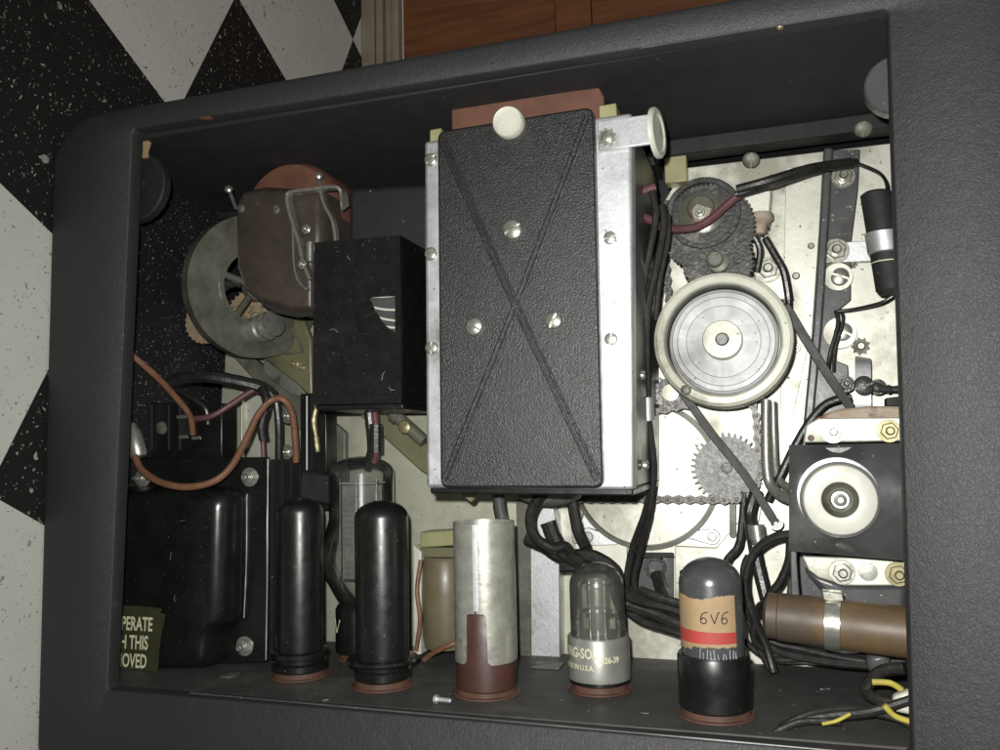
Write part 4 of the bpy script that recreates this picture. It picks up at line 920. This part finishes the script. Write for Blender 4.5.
for i, a in enumerate((-.03, .01, .05, .09, .13)):
    for y_ in (45, H - .3): vs.append((x + (r * 1.03) * math.sin(a), YS + y_, z + (r * 1.03) * math.cos(a)))
for i in range(4): fs.append((2 * i, 2 * i + 2, 2 * i + 3, 2 * i + 1))
b.add(vs, fs); b.build('seam_strip', 'alu', cn)
b = MB(); b.lathe((x, YS, z), Y, [(r * .8, 44), (r * .8, H - 22), (r * .7, H - 16), (r * .3, H - 12), (0.001, H - 11)], 40); b.build('inner_envelope', 'mica', T)
# text around a tube
def wrap_text(parent, s, x, z, r, ycen, a_mid, cap, sx=1.0, m='cream', name='lettering', slant=0):
    vs, fs, w = text2d(s, cap / .70, sx); x0 = min(v[0] for v in vs); out = []
    for v in vs:
        t = a_mid + (v[0] - x0 - w / 2 + slant * v[1]) / r; out.append((x + (r + .12) * math.sin(t), ycen - cap / 2 + v[1], z + (r + .12) * math.cos(t)))
    b = MB(); b.add(out, fs); return b.build(name, m, parent)
# 5: small glass tube with silver sleeve
r = mm(599, 660, -80, 30); x, z = on_shelf(600, 697, r * .9); H = hy(598, 562, z) - YS
socket(x, z, r * .92, 4)
T = thing('vacuum_tube', (x, YS, z), 'small smoky glass tube in a silver sleeve printed with letters', 'vacuum tube', 'tubes plugged into the amplifier shelf')
y1 = hy(599, 641, z + r) - YS; y0 = hy(599, 681, z + r) - YS
b = MB(); b.lathe((x, YS, z), Y, [(r * .9, 4), (r * .98, 4.6), (r * .98, y0 + 1)], 56); b.build('tube_base', 'gloss', T)
b = MB(); b.lathe((x, YS, z), Y, [(r, y0 - 2), (r * 1.01, y0), (r, y0 + 1.5), (r, y1 - 1), (r * .96, y1)], 64); sl = b.build('sleeve', 'silver', T)
wrap_text(sl, 'TUNG-SOL', x, z, r, YS + y0 + (y1 - y0) * .66, -.62, 5.0, .72)
wrap_text(sl, 'MADE IN U.S.A.', x, z, r, YS + y0 + (y1 - y0) * .30, -.60, 2.6, .85)
wrap_text(sl, '3226-39', x, z, r, YS + y0 + (y1 - y0) * .50, .52, 3.0, .8)
gr = r * .89
b = MB(); b.lathe((x, YS, z), Y, [(gr, y1 - 1), (gr, H - 12)] + [(gr * math.cos(k / 8 * PI / 2), H - 12 + 12 * math.sin(k / 8 * PI / 2)) for k in range(1, 8)] + [(0.001, H)], 64); b.build('envelope', 'g2', T)
b = MB(); b.lathe((x, YS + y1, z), Y, [(4.8, 0), (4.8, 14), (5.6, 15), (5.6, 30), (4.0, 31)], 32); b.build('anode_plate', 'mica', T)
b = MB()
for a in range(4): b.sweep([(x + 5.6 * math.cos(a * 1.57 + .6), YS + y1 - 3, z + 5.6 * math.sin(a * 1.57 + .6)), (x + 5.6 * math.cos(a * 1.57 + .6), YS + H - 9, z + 5.6 * math.sin(a * 1.57 + .6))], .4, n=6, smooth=0)
b.lathe((x, YS + y1 + 12, z), Y, [(8, 0), (8, .6)], 28); b.lathe((x, YS + H - 11, z), Y, [(8, 0), (8, .6)], 28); b.build('support_wires', 'bright', T)
b = MB(); b.lathe((x, YS + y1 + 16, z), Y, [(5.9, 0), (5.9, 8)], 24, -2.2, -.9); b.build('getter_patch', 'bright', T)
# 6: dark grey painted tube with tan label
r = mm(714, 690, -55, 35); x, z = on_shelf(716, 725, r * .97); gr = mm(714, 620, z, 31.5); H = hy(712, 557, z) - YS
socket(x, z, r * .97, 3.5)
T = thing('vacuum_tube', (x, YS, z), 'dark grey tube with a tan handwritten label and red stripe', 'vacuum tube', 'tubes plugged into the amplifier shelf')
yb = hy(715, 661, z + r) - YS
b = MB(); b.lathe((x, YS, z), Y, [(r * .95, 3.5), (r, 4.5), (r * .99, 15), (r, 16), (r, yb - 1.5), (r * .96, yb), (gr * .98, yb)], 64); bs = b.build('tube_base', 'satin', T)
b = MB(); b.lathe((x, YS, z), Y, [(gr, yb - 1), (gr, H - 12)] + [(gr * math.cos(k / 8 * PI / 2), H - 12 + 12 * math.sin(k / 8 * PI / 2)) for k in range(1, 8)] + [(0.001, H)], 64); en = b.build('envelope', 'paintgrey', T)
rl = gr + .18; am = math.atan2(-x, D - z) - 0.0
def cyl_patch(parent, name, m, outline_lo, outline_hi, rr, n=40):
    vs = []; fs = []
    for i in range(n + 1):
        t = i / n; a, lo = outline_lo(t); _, hi = outline_hi(t); 
        for k in range(4): vs.append((x + rr * math.sin(a), YS + lo + (hi - lo) * k / 3, z + rr * math.cos(a)))
    for i in range(n):
        for k in range(3): o = i * 4 + k; fs.append((o, o + 4, o + 5, o + 1))
    b = MB(); b.add(vs, fs); return b.build(name, m, parent)
yt = hy(714, 598, z + gr) - YS; ylow = hy(714, 647, z + gr) - YS; yr = hy(714, 634, z + gr) - YS
A0, A1 = -1.75, .88
ja = [random.uniform(-.5, .5) for _ in range(41)]
lab = cyl_patch(en, 'paper_label', 'card', lambda t: (A0 + (A1 - A0) * t, ylow - .6 + ja[int(t * 40)] * .9 - (2 if t < .45 else 0) * (1 - t)), lambda t: (A0 + (A1 - A0) * t, yt + ja[40 - int(t * 40)] * .7 + .8 * math.sin(t * 9)), rl)
cyl_patch(lab, 'red_stripe', 'redink', lambda t: (A0 + (A1 - A0) * t, ylow + 1.0), lambda t: (A0 + (A1 - A0) * t, yr + 1.4 - t * 1.2), rl + .08)
hw = {'6': [(.9, 1.05), (.35, .9), (.08, .45), (.15, .05), (.55, 0), (.72, .3), (.45, .52), (.12, .35)], 'v': [(0, .85), (.35, .1), (.42, .1), (.85, 1.0), (.95, .95)]}
b = MB(); px0 = -6.2
for ch_, o in (('6', 0), ('v', 5.0), ('6', 9.6)):
    pts = []
    for (u, v) in hw[ch_]:
        xx = px0 + o + u * 4.1; t = am + .06 + xx / rl; pts.append((x + (rl + .12) * math.sin(t), YS + ylow + (yt - ylow) * .47 + v * 5.0, z + (rl + .12) * math.cos(t)))
    b.sweep(pts, .26, n=6, smooth=5)
b.build('handwriting', 'ink', lab)
b = MB(); q = at(683, 573, z); b.lathe((q[0], q[1], z), (-1, .3, 0), [(1.6, -1), (1.8, .5), (.8, 1.6), (0.001, 1.8)], 12); b.build('glass_bead', 'satin', en)
b = MB()
for k in range(11):
    t = -.35 + k * .12; h = random.uniform(2, 6); b.sweep([(x + (gr + .1) * math.sin(t), YS + ylow - 6.5, z + (gr + .1) * math.cos(t)), (x + (gr + .1) * math.sin(t + random.uniform(-.04, .04)), YS + ylow - 6.5 + h, z + (gr + .1) * math.cos(t))], .1, n=4, smooth=0)
b.build('scratches', 'alu', en)
# loose screw lying on the shelf
p = aty(440, 704, YS); b = MB(); b.lathe((p[0] - 3, YS + 2.3, p[2]), (1, 0, .1), [(2.3, 0), (2.3, 2), (1.3, 2.1), (1.3, 9), (.8, 9.6)], 6)
tag(b.build('loose_screw', 'alu', None, bevel=.2), 'small silver screw lying loose on the dark shelf in front of the silver can', 'screw')

# ================================================================ coil transformer behind the can
b = MB(); b.pp([(420, 532), (460, 530), (462, 545), (420, 548)], -104, 16); gc = b.build('output_transformer', 'goldcard', PR, bevel=1, label='brown coil transformer in a yellow green frame')
b = MB(); b.pp([(413, 545), (421, 552), (421, 655), (413, 655)], -98, 22); b.build('frame_side', 'flyrim', gc, bevel=.8)
b = MB(); b.pp([(420, 548), (462, 548), (462, 557), (420, 557)], -100, 14); b.build('winding_card', 'olive', gc)
q0 = at(445, 556, -108); q1 = at(445, 646, -108); b = MB(); rr = mm(445, 600, -108, 22)
L = q0[1] - q1[1]; b.lathe((q0[0], q0[1], -108), (0, -1, 0), [(rr * .9, 0), (rr * 1.0, 2), (rr * 1.05, L * .4), (rr * 1.05, L * .85), (rr * .95, L)], 40); b.build('coil', 'coil', gc)
wirepx(gc, [(424, 660, -96), (435, 652, -94), (450, 645, -92), (462, 640, -96)], 1.6, 'wire_or'); wirepx(gc, [(421, 560, -90), (417, 590, -88), (420, 620, -88), (416, 650, -90)], 1.3, 'wire_or')

# ================================================================ brown waxed capacitor, lower right
p0, p1 = Vector(at(766, 615, -72)), Vector(at(912, 633, -64)); L = (p1 - p0).length
b = MB(); b.lathe(p0, p1 - p0, [(9.5, 0), (11.3, 1), (11.3, 6), (11.9, 6.6), (12.1, L * .5), (12.3, L)], 48); wc = b.build('waxed_capacitor', 'cap_br', PR, label='brown waxed tubular capacitor held by a bright clamp')
b = MB(); b.lathe(p0, p1 - p0, [(12.3, L * .42), (13.1, L * .425), (13.1, L * .53), (12.3, L * .535)], 48); cl = b.build('clamp', 'bright', wc)
b = MB(); b.pp([(822, 591), (843, 593), (844, 602), (823, 600)], -62, 8); b.build('clamp_lug', 'bright', cl, bevel=.6)
b = MB(); b.lathe(p0, p1 - p0, [(8, -.8), (9.6, 0), (10.6, 1.2)], 40); b.build('end_cap', 'grey', wc)

# ================================================================ wiring
def many(lst, m, name='wire', parent=PR):
    for pts, r in lst: wirepx(parent, pts, r, m, name)
many([([(652, 192, -70), (656, 215, -70), (650, 250, -72), (643, 290, -76), (641, 340, -80), (645, 395, -84), (650, 430, -88), (654, 470, -92), (650, 510, -96), (642, 545, -104), (634, 580, -108), (640, 605, -108)], 2.0),
      ([(662, 205, -74), (664, 225, -74), (656, 270, -76), (648, 310, -80), (647, 360, -82), (648, 400, -86), (646, 430, -90), (653, 470, -96), (646, 510, -100), (632, 550, -108), (626, 590, -110), (632, 610, -112)], 2.1),
      ([(668, 215, -78), (668, 240, -78), (660, 280, -80), (656, 320, -84)], 1.6),
      ([(737, 190, -96), (770, 181, -94), (810, 169, -100), (850, 163, -114)], 3.0), ([(735, 195, -97), (775, 183, -96), (815, 170, -102), (856, 162, -116)], 2.2),
      ([(575, 488, -70), (552, 489, -70), (536, 502, -72), (530, 520, -74), (536, 538, -76), (552, 548, -80), (564, 546, -84), (570, 552, -88)], 3.1),
      ([(497, 492, -90), (498, 510, -92), (503, 528, -96)], 2.8),
      ([(548, 522, -92), (554, 538, -92), (564, 552, -92), (580, 562, -96)], 4.8),
      ([(526, 537, -96), (545, 546, -96), (562, 556, -96), (590, 556, -98), (612, 568, -100), (618, 582, -102), (620, 600, -104), (650, 612, -104), (690, 630, -100)], 4.2),
      ([(560, 566, -98), (590, 568, -100), (612, 586, -102), (640, 600, -100), (668, 606, -98), (700, 618, -98)], 4.0),
      ([(640, 590, -96), (660, 598, -94), (680, 604, -94), (700, 614, -94)], 2.6),
      ([(657, 574, -118), (661, 588, -112), (667, 602, -102)], 4.0),
      ([(615, 600, -106), (640, 620, -104), (670, 630, -100), (700, 640, -98)], 2.5),
      ([(572, 500, -104), (578, 530, -104), (586, 548, -100)], 3.6)], 'wire')
many([([(742, 193, -98), (728, 204, -98), (712, 218, -96), (696, 227, -94), (676, 229, -90), (658, 226, -84)], 2.4), ([(655, 222, -80), (640, 215, -74), (632, 205, -70), (640, 193, -70), (655, 187, -72)], 2.4)], 'wire_red')
many([([(792, 534, -84), (775, 537, -84), (758, 548, -86), (748, 566, -88), (746, 590, -90), (754, 618, -92), (766, 645, -94), (774, 672, -92)], 2.3),
      ([(790, 538, -90), (789, 560, -92), (780, 582, -94), (768, 598, -96), (764, 620, -96)], 2.3),
      ([(757, 490, -112), (750, 512, -112), (752, 530, -108), (757, 560, -104), (764, 590, -100), (768, 605, -98)], 3.6),
      ([(745, 492, -120), (742, 530, -118), (738, 548, -116), (728, 560, -114), (722, 580, -112)], 2.6),
      ([(749, 556, -100), (744, 575, -100), (752, 630, -100), (770, 668, -100)], 2.2),
      ([(742, 600, -96), (758, 630, -96), (775, 650, -96), (830, 662, -92), (905, 668, -86)], 2.2),
      ([(748, 620, -100), (770, 640, -98), (800, 648, -96), (860, 660, -90), (905, 660, -86)], 2.0),
      ([(744, 640, -102), (770, 658, -100), (820, 658, -96), (880, 655, -90)], 1.8),
      ([(765, 603, -84), (757, 610, -90), (754, 640, -94), (770, 652, -96)], 1.8),
      ([(851, 396, -106), (826, 404, -108), (808, 424, -110), (794, 448, -110), (780, 476, -110), (768, 500, -112)], 2.3),
      ([(785, 300, -108), (776, 330, -110)], 1.6),
      ([(784, 273, -112), (789, 300, -114), (788, 330, -116)], 1.8), ([(754, 236, -112), (760, 250, -114), (757, 272, -118)], 1.9), ([(765, 238, -110), (775, 255, -110), (784, 272, -110), (789, 300, -112)], 2.2),
      ([(796, 722, -24), (830, 716, -26), (870, 712, -28), (910, 700, -30)], 2.2), ([(780, 728, -22), (810, 714, -26), (850, 710, -30), (890, 716, -30), (912, 726, -28)], 1.8),
      ([(770, 735, -18), (800, 722, -22), (840, 722, -24)], 1.6),
      ([(905, 668, -50), (880, 672, -54), (866, 690, -56), (880, 700, -50), (906, 706, -46)], 3.0)], 'wire')
many([([(822, 724, -19), (836, 721, -20), (850, 714, -22)], .8), ([(884, 705, -26), (895, 716, -26), (912, 722, -26)], 1.3), ([(872, 682, -46), (890, 683, -46), (902, 690, -46)], 1.4)], 'wire_ye')
b = MB(); b.pp([(893, 697, ), (912, 690), (912, 716), (894, 712)], -30, 6); b.build('cream_connector', 'flyrim', PR, bevel=1.5)
b = MB(); b.pp([(866, 655), (890, 652), (892, 672), (868, 674)], -76, 12); b.build('rubber_grommet', 'grey', PR, bevel=3)
# sleeves and grommets on the harness
b = MB(); q0 = Vector(at(646, 397, -82)); q1 = Vector(at(647, 420, -84)); b.lathe(q0, q1 - q0, [(4.2, 0), (4.4, 1), (4.4, (q1 - q0).length)], 24); b.build('metal_sleeve', 'alu', PR)
b = MB(); q0 = Vector(at(757, 532, -104)); b.lathe(q0, (.1, -1, 0), [(4.6, -4), (4.6, 4), (4.0, 4.2), (4.0, 7)], 24); b.build('metal_sleeve', 'steel', PR)
b = MB(); q = at(655, 567, -134); b.ring(q, (0, 0, 1), 4.4, 6.6, -2, 3, 32); b.build('grommet', 'wire', PR)
b = MB(); b.pp([(640, 553), (672, 553), (674, 557), (640, 558)], -126, 3); b.build('slot_edge', 'matte', PR)
# left side wires
many([([(128, 352, -30), (140, 362, -34), (160, 380, -46), (178, 400, -60), (190, 416, -68), (193, 434, -74)], 2.0),
      ([(135, 456, -40), (142, 470, -38), (160, 482, -36), (185, 487, -36), (212, 482, -40), (230, 468, -46), (244, 444, -56), (258, 415, -66), (272, 400, -72), (284, 400, -74), (292, 414, -80), (295, 440, -86), (296, 462, -90)], 2.1)], 'wire_or')
many([([(194, 419, -72), (212, 416, -74), (232, 404, -80), (252, 391, -88), (268, 386, -94)], 2.0), ([(263, 440, -94), (264, 464, -94)], 1.6), ([(374, 404, -80), (376, 425, -84), (378, 440, -86), (374, 462, -90)], 2.4)], 'wire_red')
many([([(168, 384, -74), (185, 378, -74), (210, 377, -76), (240, 382, -84), (262, 388, -92), (274, 397, -96)], 4.3), ([(170, 386, -76), (188, 396, -76), (205, 408, -78), (208, 424, -80)], 1.8),
      ([(262, 388, -90), (267, 402, -88), (262, 425, -88), (264, 440, -90)], 3.2), ([(276, 398, -84), (279, 425, -86), (279, 462, -90)], 2.6), ([(368, 402, -84), (371, 430, -86), (372, 452, -88), (366, 466, -92)], 3.2), ([(376, 424, -82), (376, 452, -84)], 4.0)], 'wire')
# dark shape between the left wall and pulley: black cast foot
b = MB(); b.pp([(300, 470), (332, 476), (332, 505), (298, 500)], -96, 8); b.build('bracket_foot', 'matte', PR, bevel=2)

# stray dust fibres caught on the black surfaces
FB = [(330, 330, -37.4, 9), (395, 390, -37.4, 7), (350, 260, -37.4, 5), (385, 372, -37.4, 8), (170, 560, -45, 8), (185, 520, -45, 6), (175, 595, -45, 7), (820, 690, -60, 8), (640, 712, -30, 10), (330, 700, -20, 7), (780, 690, -50, 7), (560, 700, -36, 6)]
for (x_, y_, z_, L_) in FB:
    q = at(x_, y_, z_) if z_ != -60 and y_ < 650 else (lambda p: (p[0], YS + .5, p[2]))(aty(x_, y_, YS))
    a = random.uniform(0, 6.28); P_ = [Vector(q)]
    for k in range(4):
        a += random.uniform(-.8, .8); st_ = L_ / 6
        P_.append(P_[-1] + (Vector((math.cos(a) * st_, math.sin(a) * st_, 0)) if y_ < 650 else Vector((math.cos(a) * st_, 0, math.sin(a) * st_))))
    b = MB(); b.sweep(P_, .12, n=4, smooth=4); b.build('dust_fibre', 'alu', PR)

# ================================================================ camera and light
cam = bpy.data.cameras.new('camera'); co = bpy.data.objects.new('camera', cam); col.objects.link(co)
right = Vector((RX[0][0], RX[1][0], RX[2][0])); up = -Vector((RX[0][1], RX[1][1], RX[2][1])); back = -Vector((RX[0][2], RX[1][2], RX[2][2]))
def wv(v): return Vector((v[1], v[2], v[0]))
M = Matrix((wv(right), wv(up), wv(back))).transposed().to_4x4()
M.translation = W((0, 0, D)); co.matrix_world = M
cam.sensor_width = 36; cam.lens = 36 * F / 1000; cam.clip_start = .01; cam.clip_end = 50
sc.camera = co
l = bpy.data.lights.new('phone_flash', 'SPOT'); l.spot_size = math.radians(150); l.spot_blend = 1.0; l.energy = FLASH; l.shadow_soft_size = .004; l.color = (1, .995, .96)
lo = bpy.data.objects.new('phone_flash', l); col.objects.link(lo); lo.location = W((-12, 20, D)); lo.rotation_euler = (W(at(740, 430, -80)) - W((-12, 20, D))).to_track_quat('-Z', 'Y').to_euler()
w = bpy.data.worlds.new('World'); sc.world = w; w.use_nodes = True
bg = w.node_tree.nodes['Background']; bg.inputs[0].default_value = (1, .97, .91, 1); bg.inputs[1].default_value = AMB
